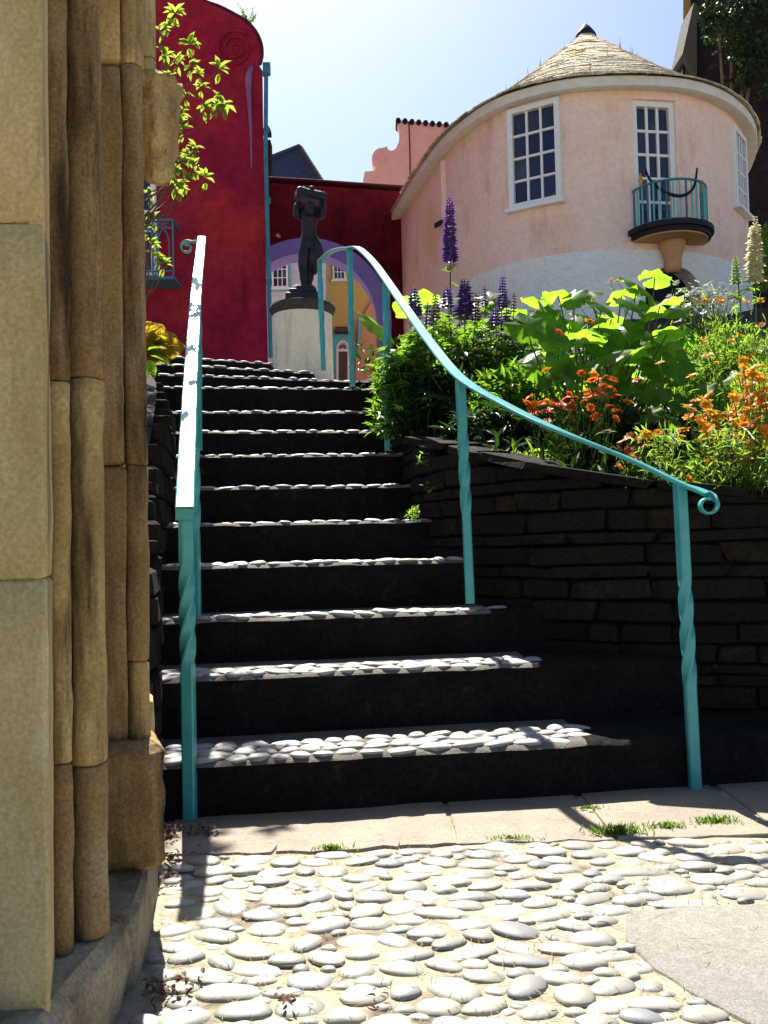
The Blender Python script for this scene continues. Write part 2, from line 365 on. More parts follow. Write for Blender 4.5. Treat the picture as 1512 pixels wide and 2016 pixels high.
# stair edges in plan (X as function of Y)
XR = [(2.6, 3.4), (2.95, 2.3), (3.25, 1.32), (3.4, .90), (3.6, .60), (3.95, .35), (4.3, .19), (4.9, .10), (5.5, .0), (6.0, -.12), (6.4, -.2), (7.4, -.35)]
XL = [(2.2, -.60), (2.7, -.67), (3.5, -.86), (4.2, -.98), (4.9, -1.12), (6.0, -1.52), (7.4, -2.3)]
def garden_h(Y): return 1.0 + max(0, Y - 3.9) * .315 if Y > 3.9 else .82 + .18 * max(0, (Y - 3)) / .9
def left_h(Y): return interp([(2.2, .35), (3.0, .75), (4.5, 1.52), (6.0, 2.05), (8, 2.4), (14, 3.2)], Y)

mb = MB(); mb.add([V(-150, -150, -.03), V(150, -150, -.03), V(150, 150, -.03), V(-150, 150, -.03)], [(0, 1, 2, 3)])
tag(mb.build('ground', M['mortar']), kind='structure')
# near joint bed between the pebbles, gently uneven
mb = MB(); n1, n2 = 70, 60
for j in range(n2 + 1):
    for i in range(n1 + 1):
        x = -1.6 + 4.6 * i / n1; y = .6 + 2.5 * j / n2
        mb.v.append((x, y, .008 + .005 * mnoise.noise(V(x * 6, y * 6, 0))))
for j in range(n2):
    for i in range(n1):
        a = j * (n1 + 1) + i; mb.f.append((a, a + 1, a + n1 + 2, a + n1 + 1)); mb.mi.append(0)
paving = tag(mb.build('pebble_paving', M['mortar'], smooth=True), 'mortar bed set with rounded pebbles in front of the steps', kind='structure')

def sheet(name, rows, mt, noise_amp=.03, kind='structure'):
    mb = MB(); n = len(rows[0])
    for r in rows:
        for p in r: mb.v.append((p[0], p[1], p[2] + noise_amp * mnoise.noise(V(p[0] * 2, p[1] * 2, 0))))
    for j in range(len(rows) - 1):
        for i in range(n - 1):
            a = j * n + i; mb.f.append((a, a + 1, a + n + 1, a + n)); mb.mi.append(0)
    return tag(mb.build(name, mt, smooth=True), kind=kind)
rows = []
for j in range(46):
    Y = 2.75 + 13.5 * (j / 45) ** 1.5
    xr = interp(XR, Y) + .06
    if Y > 7.4: xr = lerp(-.35, 1.0, min(1, (Y - 7.4) / 2.5))
    rows.append([V(lerp(xr, 14, (i / 24) ** 1.5), Y, garden_h(Y) - .02) for i in range(25)])
sheet('garden_bed', rows, M['soil'])
rows = []
for j in range(30):
    Y = 2.3 + 14 * (j / 29) ** 1.4
    xl = interp(XL, Y) - .06
    rows.append([V(lerp(xl, -10, (i / 14) ** 1.5), Y, left_h(Y)) for i in range(15)])
sheet('left_bank', rows, M['soil'])
rows = [[V(-12 + 30 * i / 30, 7.0 + 60 * (j / 30) ** 1.5, plaza_h(7.0 + 60 * (j / 30) ** 1.5)) for i in range(31)] for j in range(31)]
sheet('plaza', rows, M['plaza'], .01)

# ================================================================== steps
steps = empty('stone_steps', (0, 0, 0), 'curving flight of dark stone steps with pebbled treads', kind='structure')
YAW = math.tan(radians(8.5))
# (centre depth, pixel y of the front edge at x=600, yaw, pixel x of right end)
SD = [(2.75, 1482, YAW), (3.11, 1318, YAW), (3.47, 1207, YAW), (3.83, 1104, YAW * .9), (4.19, 1023, YAW * .9), (4.55, 953, YAW * .85), (4.91, 891, YAW * .9), (5.27, 845, YAW),
      (5.63, 807, YAW), (5.99, 760, YAW * 1.2), (6.38, 743, YAW * 2.2), (6.80, 729, YAW * 3.0), (7.25, 716, YAW * 3.2)]
SH = []
for Yc, py, yw in SD: SH.append(P(600, py, Yc).z - .012)
def step_edge(i, X):
    Yc, py, yw = SD[i]
    xc = (600 - CX) / F * Yc
    return Yc + (X - xc) * yw + .012 * mnoise.noise(V(X * 3, i * 7.3, 0))
PEBM = []
def pebble_mesh(name, seed, mt, flat=1.0, seg=12, ring=6):
    mb = MB(); rnd = random.Random(seed); sk = rnd.uniform(-.25, .25); e = rnd.uniform(1.7, 2.5)
    for j in range(1, ring):
        th = pi * j / ring
        for k in range(seg):
            a = 2 * pi * k / seg
            c, s_ = cos(a), sin(a)
            rr = (abs(c) ** e + abs(s_) ** e) ** (-1 / e)
            r = sin(th) ** .82 * rr
            v = V(r * c * (1 + sk * s_ * .5), r * s_, cos(th) * flat)
            v *= 1 + .13 * mnoise.noise(v * 1.3 + V(seed * 3.1, 0, seed))
            mb.v.append(tuple(v))
    top = len(mb.v); mb.v.append((0, 0, flat)); mb.v.append((0, 0, -flat))
    for j in range(ring - 2):
        for k in range(seg): mb.f.append((j * seg + k, (j + 1) * seg + k, (j + 1) * seg + (k + 1) % seg, j * seg + (k + 1) % seg))
    for k in range(seg):
        mb.f.append((top, k, (k + 1) % seg)); mb.f.append((top + 1, (ring - 2) * seg + (k + 1) % seg, (ring - 2) * seg + k))
    mb.mi = [0] * len(mb.f)
    me = bpy.data.meshes.new(name); me.from_pydata(mb.v, [], mb.f); me.materials.append(mt)
    me.polygons.foreach_set('use_smooth', [True] * len(me.polygons)); me.update(); return me
PM = [pebble_mesh('pebble', i + 1, M['pebble'], seg=14, ring=8) for i in range(14)]
TM = [pebble_mesh('tread_pebble', 50 + i, M['tpebble'], seg=8, ring=5) for i in range(8)]
def put(name, me, parent, loc, sx, sy, sz, rz, tilt=0, tilt2=0):
    Mx = Matrix.Translation(loc) @ Matrix.Rotation(rz, 4, 'Z') @ Matrix.Rotation(tilt, 4, 'X') @ Matrix.Rotation(tilt2, 4, 'Y') @ Matrix.Diagonal((sx, sy, sz, 1))
    o = bpy.data.objects.new(name, me); link(o, parent); o.matrix_basis = Mx; return o
XEND = [2.6, 1.1, .75, .50, .40, .34, .28, .22, .1, .02, -.20, -.50, -.85]
npb = 0
for i, (Yc, py, yw) in enumerate(SD):
    h = SH[i]; hb = (SH[i - 1] if i else 0) - .06
    xl = interp(XL, Yc) - .22; xr = XEND[i]
    nx = max(12, int((xr - xl) / .035)); mb = MB()
    back = .62 if i < len(SD) - 1 else 1.0
    prof = [(.004, hb), (.0, lerp(hb, h, .33)), (.0, lerp(hb, h, .66)), (-.004, h - .035), (-.012, h - .012), (.004, h), (back * .5, h + .002), (back, h + .002), (back, hb)]
    for k in range(nx + 1):
        X = lerp(xl, xr, k / nx); Y0 = step_edge(i, X)
        for q, (dy, z) in enumerate(prof):
            n_ = mnoise.noise(V(X * 7, z * 9, i * 3.7)) * .008 if q < 6 else 0
            mb.v.append((X, Y0 + dy + n_, z + (mnoise.noise(V(X * 9, i, 1)) * .006 if q in (4, 5) else 0)))
    m_ = len(prof)
    for k in range(nx):
        for q in range(m_ - 1):
            a = k * m_ + q; mb.f.append((a, a + m_, a + m_ + 1, a + 1)); mb.mi.append(0 if q < 4 or lerp(xl, xr, k / nx) > [.59, .47, .37, .9][min(i, 3)] else 1)  # right ends of the lower treads: wall's shade painted in with riser slate
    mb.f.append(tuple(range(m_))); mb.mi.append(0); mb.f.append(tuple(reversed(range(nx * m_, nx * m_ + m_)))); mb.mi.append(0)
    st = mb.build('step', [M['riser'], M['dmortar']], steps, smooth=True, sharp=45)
    # pebbles set along the front of the tread
    nrow = [4, 3, 2, 2, 1, 1, 1, 1, 1, 1, 1, 1, 1][i]
    for r in range(nrow):
        X = xl + .04 + (.03 if r % 2 else 0)
        while X < xr - .03:
            wd = random.uniform(.055, .105) * (1.1 if i > 4 else 1)
            dp = random.uniform(.05, .068)
            Y0 = step_edge(i, X + wd / 2) + .026 + r * .062 + random.uniform(-.006, .006)
            if not (interp(XR, Y0) < X - .05) and X < [.60, .48, .38, .9][min(i, 3)] + random.uniform(-.05, .05):  # pebbles left out where the tread colour carries the wall's shade
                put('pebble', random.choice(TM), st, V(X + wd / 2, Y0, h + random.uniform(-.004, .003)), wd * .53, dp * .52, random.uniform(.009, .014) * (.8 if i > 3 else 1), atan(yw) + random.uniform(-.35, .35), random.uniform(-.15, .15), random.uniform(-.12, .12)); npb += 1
            X += wd * random.uniform(.93, 1.06)
print('tread pebbles', npb)

# ================================================================== flagstones and concrete slab
def flag(poly, z0, z1, name, parent, mt, cut=3, amp=.004):
    mb = MB(); n = len(poly); c = sum((Vector(p) for p in poly), V(0, 0)) / n
    rings = []
    for z, s_ in ((z0, 1.0), (z1 - .006, 1.0), (z1 - .002, .995), (z1, .985)):
        rings.append([V(c.x + (p[0] - c.x) * s_, c.y + (p[1] - c.y) * s_, z) for p in poly])
    vs = [p for r in rings for p in r]; fs = []
    for k in range(3):
        for j in range(n): fs.append((k * n + j, k * n + (j + 1) % n, (k + 1) * n + (j + 1) % n, (k + 1) * n + j))
    fs.append(tuple(range(3 * n, 4 * n)))
    mb.add(vs, fs); return mb.build(name, mt, parent, smooth=True, sharp=30)
flags = empty('flagstone_strip', (0, 0, 0), 'strip of pale flagstones along the foot of the steps', kind='structure')
def edge_pts(a, b, n, amp, seed):
    return [V(lerp(a[0], b[0], k / n) + amp * mnoise.noise(V(a[0] * 9 + k * .9, seed, 0)), lerp(a[1], b[1], k / n) + amp * mnoise.noise(V(k * .9, b[1] * 9, seed + 4))) for k in range(n)]
cuts = [-.62, -.30, .02, .17, .58, 1.02, 1.55, 2.2]
def fY(X): return 2.405 + .04 * X + .012 * sin(X * 5)
for k, (a, b) in enumerate(zip(cuts, cuts[1:])):
    g = .0015; sk = random.uniform(-.03, .05)
    A = (a + g, fY(a)); B = (b - g, fY(b)); C_ = (b - g + sk, step_edge(0, b) + .02); D = (a + g + (sk if 0 else .0), step_edge(0, a) + .02)
    poly = edge_pts(A, B, 7, .022, k) + edge_pts(B, C_, 5, .008, k + 9) + edge_pts(C_, D, 5, .004, k + 19) + edge_pts(D, A, 5, .008, k + 29)
    flag(poly, -.02, .014 + random.uniform(-.002, .003), 'flagstone', flags, M['flag'])
slabp = [(.47, 1.93), (.455, 1.86), (.46, 1.74), (.49, 1.64), (.545, 1.53), (.66, 1.36), (.8, 1.2), (1.5, 1.1), (1.55, 1.7), (1.4, 1.985), (1.1, 1.99), (.8, 1.985), (.60, 1.975), (.51, 1.965)]
sm = smooth([V(x, y, 0) for x, y in slabp] + [V(*slabp[0], 0)], 4)[:-1]
so_ = flag([V(p.x + .012 * mnoise.noise(V(p.x * 14, p.y * 14, 0)), p.y + .012 * mnoise.noise(V(p.x * 14, p.y * 14, 7))) for p in resample(sm + [sm[0]], 160)[:-1]], -.02, .0135, 'concrete_slab', None, M['concrete']); tag(so_, 'grey concrete patch let into the pebble paving', kind='structure')
def in_slab(x, y): 
    c = False; n = len(slabp)
    for i in range(n):
        x1, y1 = slabp[i]; x2, y2 = slabp[i - 1]
        if (y1 > y) != (y2 > y) and x < (x2 - x1) * (y - y1) / (y2 - y1) + x1: c = not c
    return c

# pebbles of the paving: dart throwing with ellipses, biggest first
random.seed(21)
placed = []
def inview(x, y):
    px = CX + F * x / y
    return 250 < px < 1560 and y > 1.40
def clash(x, y, a, b, rz):
    for (x2, y2, a2, b2, r2) in placed:
        dx, dy = x2 - x, y2 - y; d = hypot(dx, dy)
        if d > a + a2 + .01: continue
        an = atan2(dy, dx)
        def rad(A, B, t): return A * B / sqrt((B * cos(t)) ** 2 + (A * sin(t)) ** 2)
        if d < (rad(a, b, an - rz) + rad(a2, b2, an - r2)) * .91: return True
    return False
def edge_ok(x, y, a, b):
    if y + b > fY(x) - .004 or y < 1.36: return False
    if x - a < (-.44 if y < 1.66 else -.445 - (y - 1.66) * .17): return False
    for t in range(6):
        if in_slab(x + a * .9 * cos(t), y + b * .9 * sin(t)): return False
    return x < 1.25
fixed = [(870, 1800, 55, .024), (1360, 1778, 82, .030), (450, 1955, 62, .03), (700, 1852, 48, .03), (612, 1930, 45, .036), (1040, 1742, 45, .02), (930, 1765, 50, .02),
         (1255, 1717, 62, .017), (800, 1750, 40, .03), (560, 1777, 45, .022), (1020, 1890, 58, .022), (1150, 1895, 45, .03), (1130, 1960, 40, .04)]
for px, py, wpx, b in fixed:
    p = PZ(px, py, 0.01); placed.append((p.x, p.y, wpx / F * p.y * 1.05, max(b, .028), random.uniform(-.2, .2)))
sizes = [(.048, .030)] * 260 + [(.042, .028)] * 1500 + [(.035, .024)] * 6000 + [(.028, .020)] * 7000 + [(.018, .013)] * 6000
for a0, b0 in sizes:
    a = a0 * random.uniform(.88, 1.18); b = b0 * random.uniform(.85, 1.2)
    x = random.uniform(-.75, 1.25); y = random.uniform(1.36, 2.42); rz = random.gauss(0, .32)
    if random.random() < .08: rz = random.uniform(-1.4, 1.4)
    if not inview(x, y) or not edge_ok(x, y, a, b) or clash(x, y, a, b, rz): continue
    placed.append((x, y, a, b, rz))
placed.sort(key=lambda q: -(q[2] * q[3]) / q[1] ** 2)
print('paving pebbles', len(placed))
rest = MB()
for k, (x, y, a, b, rz) in enumerate(placed):
    hz = random.uniform(.0095, .0140) * (b / .035) ** .5
    z = .007 + random.uniform(-.003, .003)
    if k < 300:
        put('pebble', random.choice(PM), paving, V(x, y, z), a, b, hz, rz, random.uniform(-.09, .09), random.uniform(-.07, .07))
    else:
        me = PM[k % 14]; Mx = Matrix.Translation(V(x, y, z)) @ Matrix.Rotation(rz, 4, 'Z') @ Matrix.Diagonal((a, b, hz, 1))
        rest.add([Mx @ v.co for v in me.vertices], [tuple(p.vertices) for p in me.polygons])
if rest.v: tag(rest.build('small_pebbles', M['pebble'], paving, smooth=True), kind='stuff')
# dry straw caught between the pebbles
mb = MB()
for k in range(2600):
    x = random.uniform(-.5, 1.2); y = random.uniform(1.38, 2.42)
    if in_slab(x, y) and random.random() < .93: continue
    a = random.uniform(0, 2 * pi); L = random.uniform(.012, .045)
    if y > fY(x) - .01: continue
    p = V(x, y, .012 + random.random() * .004); d = V(cos(a) * L, sin(a) * L, random.uniform(-.002, .008)); n_ = V(-sin(a), cos(a), 0) * .0007
    mb.add([p - n_, p + n_, p + d * .5 + n_ + V(n_.y, -n_.x, 0) * 3, p + d], [(0, 1, 2, 3)])
tag(mb.build('dry_straw', M['straw']), 'wisps of dry straw lying between the paving pebbles', 'straw', kind='stuff')
mb = MB()
def litter(px, py, n, r):
    c = PZ(px, py, .015)
    for k in range(n):
        a = random.uniform(0, 6.3); q = abs(random.gauss(0, r)); p = c + V(cos(a) * q, sin(a) * q * 1.1, random.uniform(.004, .02))
        mb.leaf(p, V(random.uniform(-1, 1), random.uniform(-1, 1), random.uniform(-.2, .4)), V(random.uniform(-.5, .5), random.uniform(-.5, .5), 1), random.uniform(.008, .022), random.uniform(.005, .011), .3, .5)
litter(335, 1645, 70, .035); litter(312, 1740, 60, .03); litter(405, 1640, 26, .022); litter(565, 1975, 8, .02); litter(315, 1960, 45, .04); litter(760, 1975, 5, .02); litter(340, 1690, 30, .03)
tag(mb.build('leaf_litter', M['litter']), 'brown dead leaves gathered at the foot of the left post', 'leaf litter', kind='stuff')

# grass tufts
def tuft(px, py, n, r, hh, label):
    c = PZ(px, py, .016); t = MB()
    for k in range(n):
        a = random.uniform(0, 6.3); q = abs(random.gauss(0, r)); p = c + V(cos(a) * q * 1.7, sin(a) * q * .6, 0)
        t.blade(p, V(random.uniform(-.7, .7), random.uniform(-.7, .7), 1), random.uniform(.4, 1) * hh, .0035, .25)
    tag(t.build('grass_tuft', M['grass']), label, 'grass', 'grass tufts in the paving joints')
tuft(652, 1672, 150, .016, .022, 'small bright grass tuft at the pebble edge, left of the middle')
tuft(1218, 1640, 260, .022, .042, 'largest bright green grass tuft beside the handrail shadow')
tuft(1160, 1592, 90, .014, .018, 'tiny moss-like tuft between two flagstones at the shadow edge')
tuft(1005, 1652, 90, .030, .018, 'thin pale grass streak below the middle flagstones')
tuft(1312, 1628, 130, .026, .026, 'half shaded grass tuft right of the largest tuft')
tuft(1405, 1618, 150, .024, .030, 'rightmost grass tuft, in shade near the right post')

# ================================================================== retaining walls, stone by stone
random.seed(5)
SMESH = []
for i in range(8):
    mb = MB(); mb.bbox((0, 0, 0), (1, 1, 1), .10)
    me = bpy.data.meshes.new('wall_stone'); 
    me.from_pydata([tuple(Vector(v) + mnoise.noise_vector(Vector(v) * 1.7 + V(i * 5, 0, 0)) * .09) for v in mb.v], [], mb.f); me.materials.append(M['wallstone']); me.update(); SMESH.append(me)
def rubble(root, path, top, bot, rowh, wid, thick, name='stone'):
    """courses of separate stones along a plan path; top(u), bot(u) heights"""
    path = resample(path, 200)
    L = sum((b - a).length for a, b in zip(path, path[1:]))
    def at(u):
        u = min(max(u, 0), .9999) * 200; i = int(u); p = path[i].lerp(path[i + 1], u - i); d = (path[i + 1] - path[i]).normalized(); return p, d
    core = MB(); n = 60
    for k in range(n + 1):
        p, d = at(k / n); nn = V(d.y, -d.x, 0)
        for q in (-.035, -thick):
            for z in (bot(k / n), top(k / n) - .03): core.v.append(tuple(p + nn * q + V(0, 0, z)))
    for k in range(n):
        a = k * 4
        for f in ((0, 4, 5, 1), (2, 3, 7, 6), (1, 5, 7, 3)): core.f.append(tuple(a + x for x in f)); core.mi.append(0)
    core.build('core', M['riser'], root)
    cnt = 0
    z0 = min(bot(0), bot(1)); row = 0
    zmax = max(top(k / 20) for k in range(21))
    while z0 < zmax:
        rh = random.uniform(*rowh); u = -random.uniform(0, .04)
        while u < 1:
            wl = random.uniform(*wid); um = u + wl / L / 2
            t = top(min(max(um, 0), 1)); b = bot(min(max(um, 0), 1)); zc = z0 + rh / 2
            hh = rh
            if z0 + rh > t: hh = t - z0; zc = z0 + hh / 2
            if hh > .03 and zc > b - .05 and 0 <= um <= 1:
                p, d = at(um); an = atan2(d.y, d.x)
                o = bpy.data.objects.new(name, random.choice(SMESH)); link(o, root)
                o.matrix_basis = Matrix.Translation(p + V(0, 0, zc) + V(-d.y, d.x, 0) * (thick * .3 - random.uniform(0, .02))) @ Matrix.Rotation(an + random.uniform(-.05, .05), 4, 'Z') @ Matrix.Rotation(random.uniform(-.03, .03), 4, 'Y') @ Matrix.Diagonal((wl * .97, thick * .6, hh * .93, 1))
                cnt += 1
            u += wl / L
        z0 += rh
    return cnt
rw = empty('retaining_wall', (0, 0, 0), 'dark dry-stone retaining wall under the flower bed right of the steps', 'wall')
rpath = smooth([V(-.02, 5.6, 0), V(.11, 4.95, 0), V(.19, 4.35, 0), V(.35, 3.97, 0), V(.60, 3.62, 0), V(.90, 3.42, 0), V(1.32, 3.27, 0), V(2.3, 2.97, 0), V(3.4, 2.62, 0)], 8)
# top heights from the photograph's wall line
_rp = resample(rpath, 200)
def rtop(u):
    p = _rp[int(min(max(u, 0), 1) * 200)]
    return interp([(-.02, 1.40), (.12, 1.33), (.19, 1.26), (.35, 1.17), (.60, 1.07), (.90, .99), (1.32, .93), (2.3, .83)], p.x)
print('wall stones', rubble(rw, rpath, rtop, lambda u: interp([(0, .9), (.2, .8), (.35, .4), (.5, .0), (1, -.05)], u), (.035, .095), (.10, .46), .26))
# flat coping stones along the wall top
path = resample(rpath, 200); u = .10
while u < .97:
    wl = random.uniform(.045, .09); i = int((u + wl / 2) * 200); i = min(i, 198)
    p = path[i]; d = (path[i + 1] - p).normalized(); p = p + V(-d.y, d.x, 0) * .10; L = wl * 5.1
    Mx = Matrix.Translation(p + V(0, 0, rtop(u + wl / 2) + .008)) @ Matrix.Rotation(atan2(d.y, d.x), 4, 'Z') @ Matrix.Rotation(-atan2(rtop(u) - rtop(u + wl), L) * -1, 4, 'Y') @ Matrix.Diagonal((L * .97, .27, .038, 1))
    o = bpy.data.objects.new('coping_stone', random.choice(SMESH)); link(o, rw); o.matrix_basis = Mx
    u += wl
lw = empty('side_wall', (0, 0, 0), 'dark rubble wall left of the steps behind the stone doorway', 'wall')
lpath = smooth([V(-.60, 2.25, 0), V(-.67, 2.7, 0), V(-.86, 3.5, 0), V(-.98, 4.2, 0), V(-1.12, 4.9, 0), V(-1.52, 6.0, 0), V(-2.2, 7.2, 0)], 8)
rubble(lw, lpath, lambda u: interp([(0, .5), (.1, .78), (.25, 1.05), (.42, 1.42), (.52, 1.56), (.75, 2.0), (1, 2.4)], u), lambda u: interp([(0, 0), (.3, .4), (.5, 1.1), (1, 2.0)], u), (.07, .14), (.12, .3), .24)

# ================================================================== stone doorway on the left
random.seed(11)
door = empty('stone_doorway', V(-.6, 1.6, 0), 'weathered yellow sandstone doorway jamb with tall shafts at the left edge', 'doorway')
def shaft(px0, px1, Yc, z0, z1, joints, mt, name='shaft_drum', n=20, squash=1.0, wob=.003):
    """vertical roll moulding spanning px0..px1 (measured at mid height) built of drums"""
    Xc = (P(px0, 1000, Yc).x + P(px1, 1000, Yc).x) / 2; r = (P(px1, 1000, Yc).x - P(px0, 1000, Yc).x) / 2
    zs = [z0] + joints + [z1]
    for k, (a, b) in enumerate(zip(zs, zs[1:])):
        mb = MB(); m = max(4, int((b - a) / .03)); g = .003
        prof = [(r - .003, a + .0008)] + [(r, a + .004 + (b - a - .008) * q / m) for q in range(m + 1)] + [(r - .003, b - .0008)]
        mb.lathe(V(Xc, Yc, 0), prof, n, 1, squash)
        mb.v = [tuple(Vector(v) + mnoise.noise_vector(Vector(v) * 14) * wob + mnoise.noise_vector(Vector(v) * 45) * wob * .4) for v in mb.v]
        mb.build(name, mt[k % len(mt)] if isinstance(mt, list) else mt, door, smooth=True)
def blk(x0, x1, y0, y1, z0, z1, mt, name, bev=.012, cut=5, amp=.006, sc=9, seed=0, skew=.30):
    mb = MB(); mb.bbox(((x0 + x1) / 2, (y0 + y1) / 2, (z0 + z1) / 2), (x1 - x0, y1 - y0, z1 - z0), bev)
    mb.v = [(x - skew * (y - y0), y, z) for x, y, z in mb.v]
    o = mb.build(name, mt, door, smooth=True)
    rough_mesh(o, amp, sc, cut, seed); return o
def hz(py, Y): return P(300, py, Y).z
Xw = P(88, 1000, 1.30).x
# plain jamb face at the far left, in courses
blk(-1.5, Xw, 1.30, 1.60, .14, hz(1135, 1.30) - .001, M['sand2'], 'jamb_block', .004, 5, .004)
blk(-1.5, Xw, 1.301, 1.60, hz(1135, 1.30) + .001, hz(430, 1.3), M['sand2'], 'jamb_block', .004, 5, .004, seed=3)
blk(-1.5, Xw, 1.30, 1.60, hz(430, 1.30) + .001, 2.7, M['sand2'], 'jamb_block', .004, 5, .004, seed=5)
# shallow chamfer strip proud of the jamb
shaft(58, 92, 1.31, .14, 2.7, [hz(1135, 1.3)], M['sand2'], 'edge_moulding', squash=.6, wob=.002)
shaft(94, 138, 1.49, .15, 2.7, [hz(1500, 1.48), hz(745, 1.48)], [M['sandbrown'], M['sand'], M['sandbrown']], 'shaft_drum')
shaft(136, 205, 1.555, .15, 2.7, [hz(1500, 1.55), hz(745, 1.55)], [M['sandbrown'], M['sand'], M['sandbrown']], 'shaft_drum')
blk(-1.5, P(150, 1000, 1.58).x, 1.58, 2.05, .15, 2.7, M['sand'], 'jamb_core', .005, 3, .003)
x205 = P(200, 1000, 1.88).x; x247 = P(247, 1000, 1.88).x
zj = hz(915, 1.88); zj2 = hz(122, 1.88)
blk(-1.2, x247, 1.88, 2.1, .39, zj - .002, M['sandbrown'], 'recess_block', .006, 5, .004, seed=1)
blk(-1.2, x247, 1.88, 2.1, zj + .002, zj2 - .002, M['sandbrown'], 'recess_block', .006, 5, .004, seed=2)
blk(-1.2, x247, 1.88, 2.1, zj2 + .004, 3.2, M['sand'], 'recess_block', .006, 5, .004, seed=4)
shaft(246, 291, 1.91, .395, 3.2, [hz(1300, 1.9), hz(915, 1.9), hz(130, 1.9)], [M['sand'], M['sandbrown'], M['sandbrown'], M['sand']], 'shaft_drum')
shaft(283, 318, 2.06, hz(158, 2.06), 3.2, [hz(118, 2.06)], M['sand2'], 'upper_shaft', wob=.002)
shaft(272, 294, 2.03, hz(158, 2.03), 3.2, [hz(70, 2.03)], M['sand'], 'upper_shaft', wob=.002)
# base blocks and plinth
blk(P(160, 1500, 1.85).x, P(326, 1500, 1.85).x, 1.84, 2.06, .150, .402, M['sandbrown'], 'base_block', .024, 7, .009, 12, 2)
blk(-1.4, -.457, .55, 1.655, -.03, .150, M['sandgrey'], 'plinth_block', .020, 9, .014, 8, 1, 0)
blk(-1.4, -.452, 1.665, 2.30, -.03, .145, M['sandgrey'], 'plinth_block', .012, 6, .008, 9, 6, .17)
blk(-.62, P(312, 1400, 2.12).x, 2.085, 2.24, .147, .46, M['sand2'], 'back_block', .02, 5, .008, 12, 8)
# carved corbel, worn to a lump
mb = MB(); c = P(312, 262, 2.03)
mb.lathe(c, [(.008, -.118), (.022, -.108), (.032, -.09), (.034, -.075), (.033, -.06), (.038, -.045), (.040, -.03), (.039, -.01), (.041, .01), (.045, .03), (.046, .045), (.046, .06), (.045, .075), (.046, .09), (.049, .10), (.046, .112), (.030, .118)], 30, 1, 1.3)
mb.v = [tuple(Vector(v) + mnoise.noise_vector(Vector(v) * 19) * .016 + mnoise.noise_vector(Vector(v) * 52) * .010) for v in mb.v]
co = mb.build('carved_corbel', M['sand'], door, smooth=True)

# ================================================================== handrails
def spiral(c, r0, r1, a0, turns, ex, ez, n=26):
    return [c + (ex * cos(a0 + turns * 2 * pi * k / n) + ez * sin(a0 + turns * 2 * pi * k / n)) * lerp(r0, r1, k / n) for k in range(n + 1)]
def post(root, base, top, sz=.031, turns=1.5, t0=.36, t1=.72, rot=.6, collar=False):
    """square bar with a twisted middle, from base point to top point (may lean)"""
    base = Vector(base); top = Vector(top); n = 70; vs = []; mb = MB()
    for k in range(n + 1):
        t = k / n; p = base.lerp(top, t); u = min(max((t - t0) / (t1 - t0), 0), 1)
        a = rot + turns * pi * u; s_ = sz / 2 * (1.0 + (.06 * sin(u * pi)))
        for q in range(4):
            for e in (-.14, .14):
                aa = a + q * pi / 2 + e; vs.append(p + V(cos(aa), sin(aa), 0) * s_ * 1.36)
    fs = []
    for k in range(n):
        for q in range(8): fs.append((k * 8 + q, k * 8 + (q + 1) % 8, (k + 1) * 8 + (q + 1) % 8, (k + 1) * 8 + q))
    fs += [tuple(reversed(range(8))), tuple(n * 8 + q for q in range(8))]
    mb.add(vs, fs); return mb.build('post', M['teal'], root, smooth=True, sharp=28)
rr = empty('handrail', P(1368, 1553, 2.92), 'turquoise handrail with five twisted posts right of the steps', 'handrail')
rp = [(1337, 951, 2.90), (1240, 905, 3.00), (1100, 848, 3.15), (1000, 800, 3.35), (908, 745, 3.62), (850, 678, 4.05), (800, 608, 4.50), (762, 553, 5.02), (734, 515, 5.45), (706, 489, 5.85), (688, 488, 6.10), (655, 494, 6.50), (630, 514, 6.85)]
pts = [P(*q) for q in rp]
lead = [P(1400, 992, 2.78), P(1412, 985, 2.80), P(1396, 974, 2.83), P(1370, 963, 2.865)]
path = smooth(lead[2:] + pts, 8)
mb = MB(); mb.bar(path, .048, .013); mb.build('top_rail', M['teal'], rr, smooth=True, sharp=35)
cs = P(1393, 994, 2.79)
ex = V(cR.x, cR.y, 0).normalized(); ez = V(0, 0, 1)
sp = [path[0]] + [P(1408, 981, 2.81)] + spiral(cs, .030, .017, .25, -.85, ex, ez, 22)
sp = smooth(sp, 2)
mb = MB(); mb.bar(sp, .030, .007, [(p - cs).normalized() for p in sp]); mb.build('scroll', M['teal'], rr, smooth=True, sharp=35)
for (bx, by, Yb, tx, ty, Yt, tn, t0, t1, ro) in ((1369, 1556, 2.90, 1338, 950, 2.90, 1.6, .34, .70, .75), (926, 1188, 3.62, 906, 746, 3.62, 1.6, .40, .80, .75), (763, 888, 5.02, 760, 553, 5.02, 1.8, .2, .85, .75),
                                   (694, 760, 6.10, 688, 489, 6.10, 1.8, .15, .9, .7), (637, 730, 6.85, 629, 514, 6.85, 1.6, .15, .9, .7)):
    post(rr, P(bx, by, Yb), P(tx, ty, Yt) - V(0, 0, .004), turns=tn, t0=t0, t1=t1, rot=ro, sz=.030 if Yb > 4 else .032)
lr = empty('handrail', P(374, 1610, 2.70), 'turquoise handrail with three posts left of the steps beside the doorway', 'handrail')
lp = [(364, 1000, 2.66), (368, 900, 2.93), (374, 772, 3.42), (381, 655, 4.05), (388, 556, 4.85), (394, 500, 5.50), (397, 468, 6.0)]
pts = smooth([P(*q) for q in lp], 8)
mb = MB(); mb.bar([pts[0] + V(0, -.004, -.035), pts[0] + V(0, 0, -.004)] , .052, .018, [V(0, 1, 0), V(0, 1, 0)])
mb.build('end_plate', M['teal'], lr)
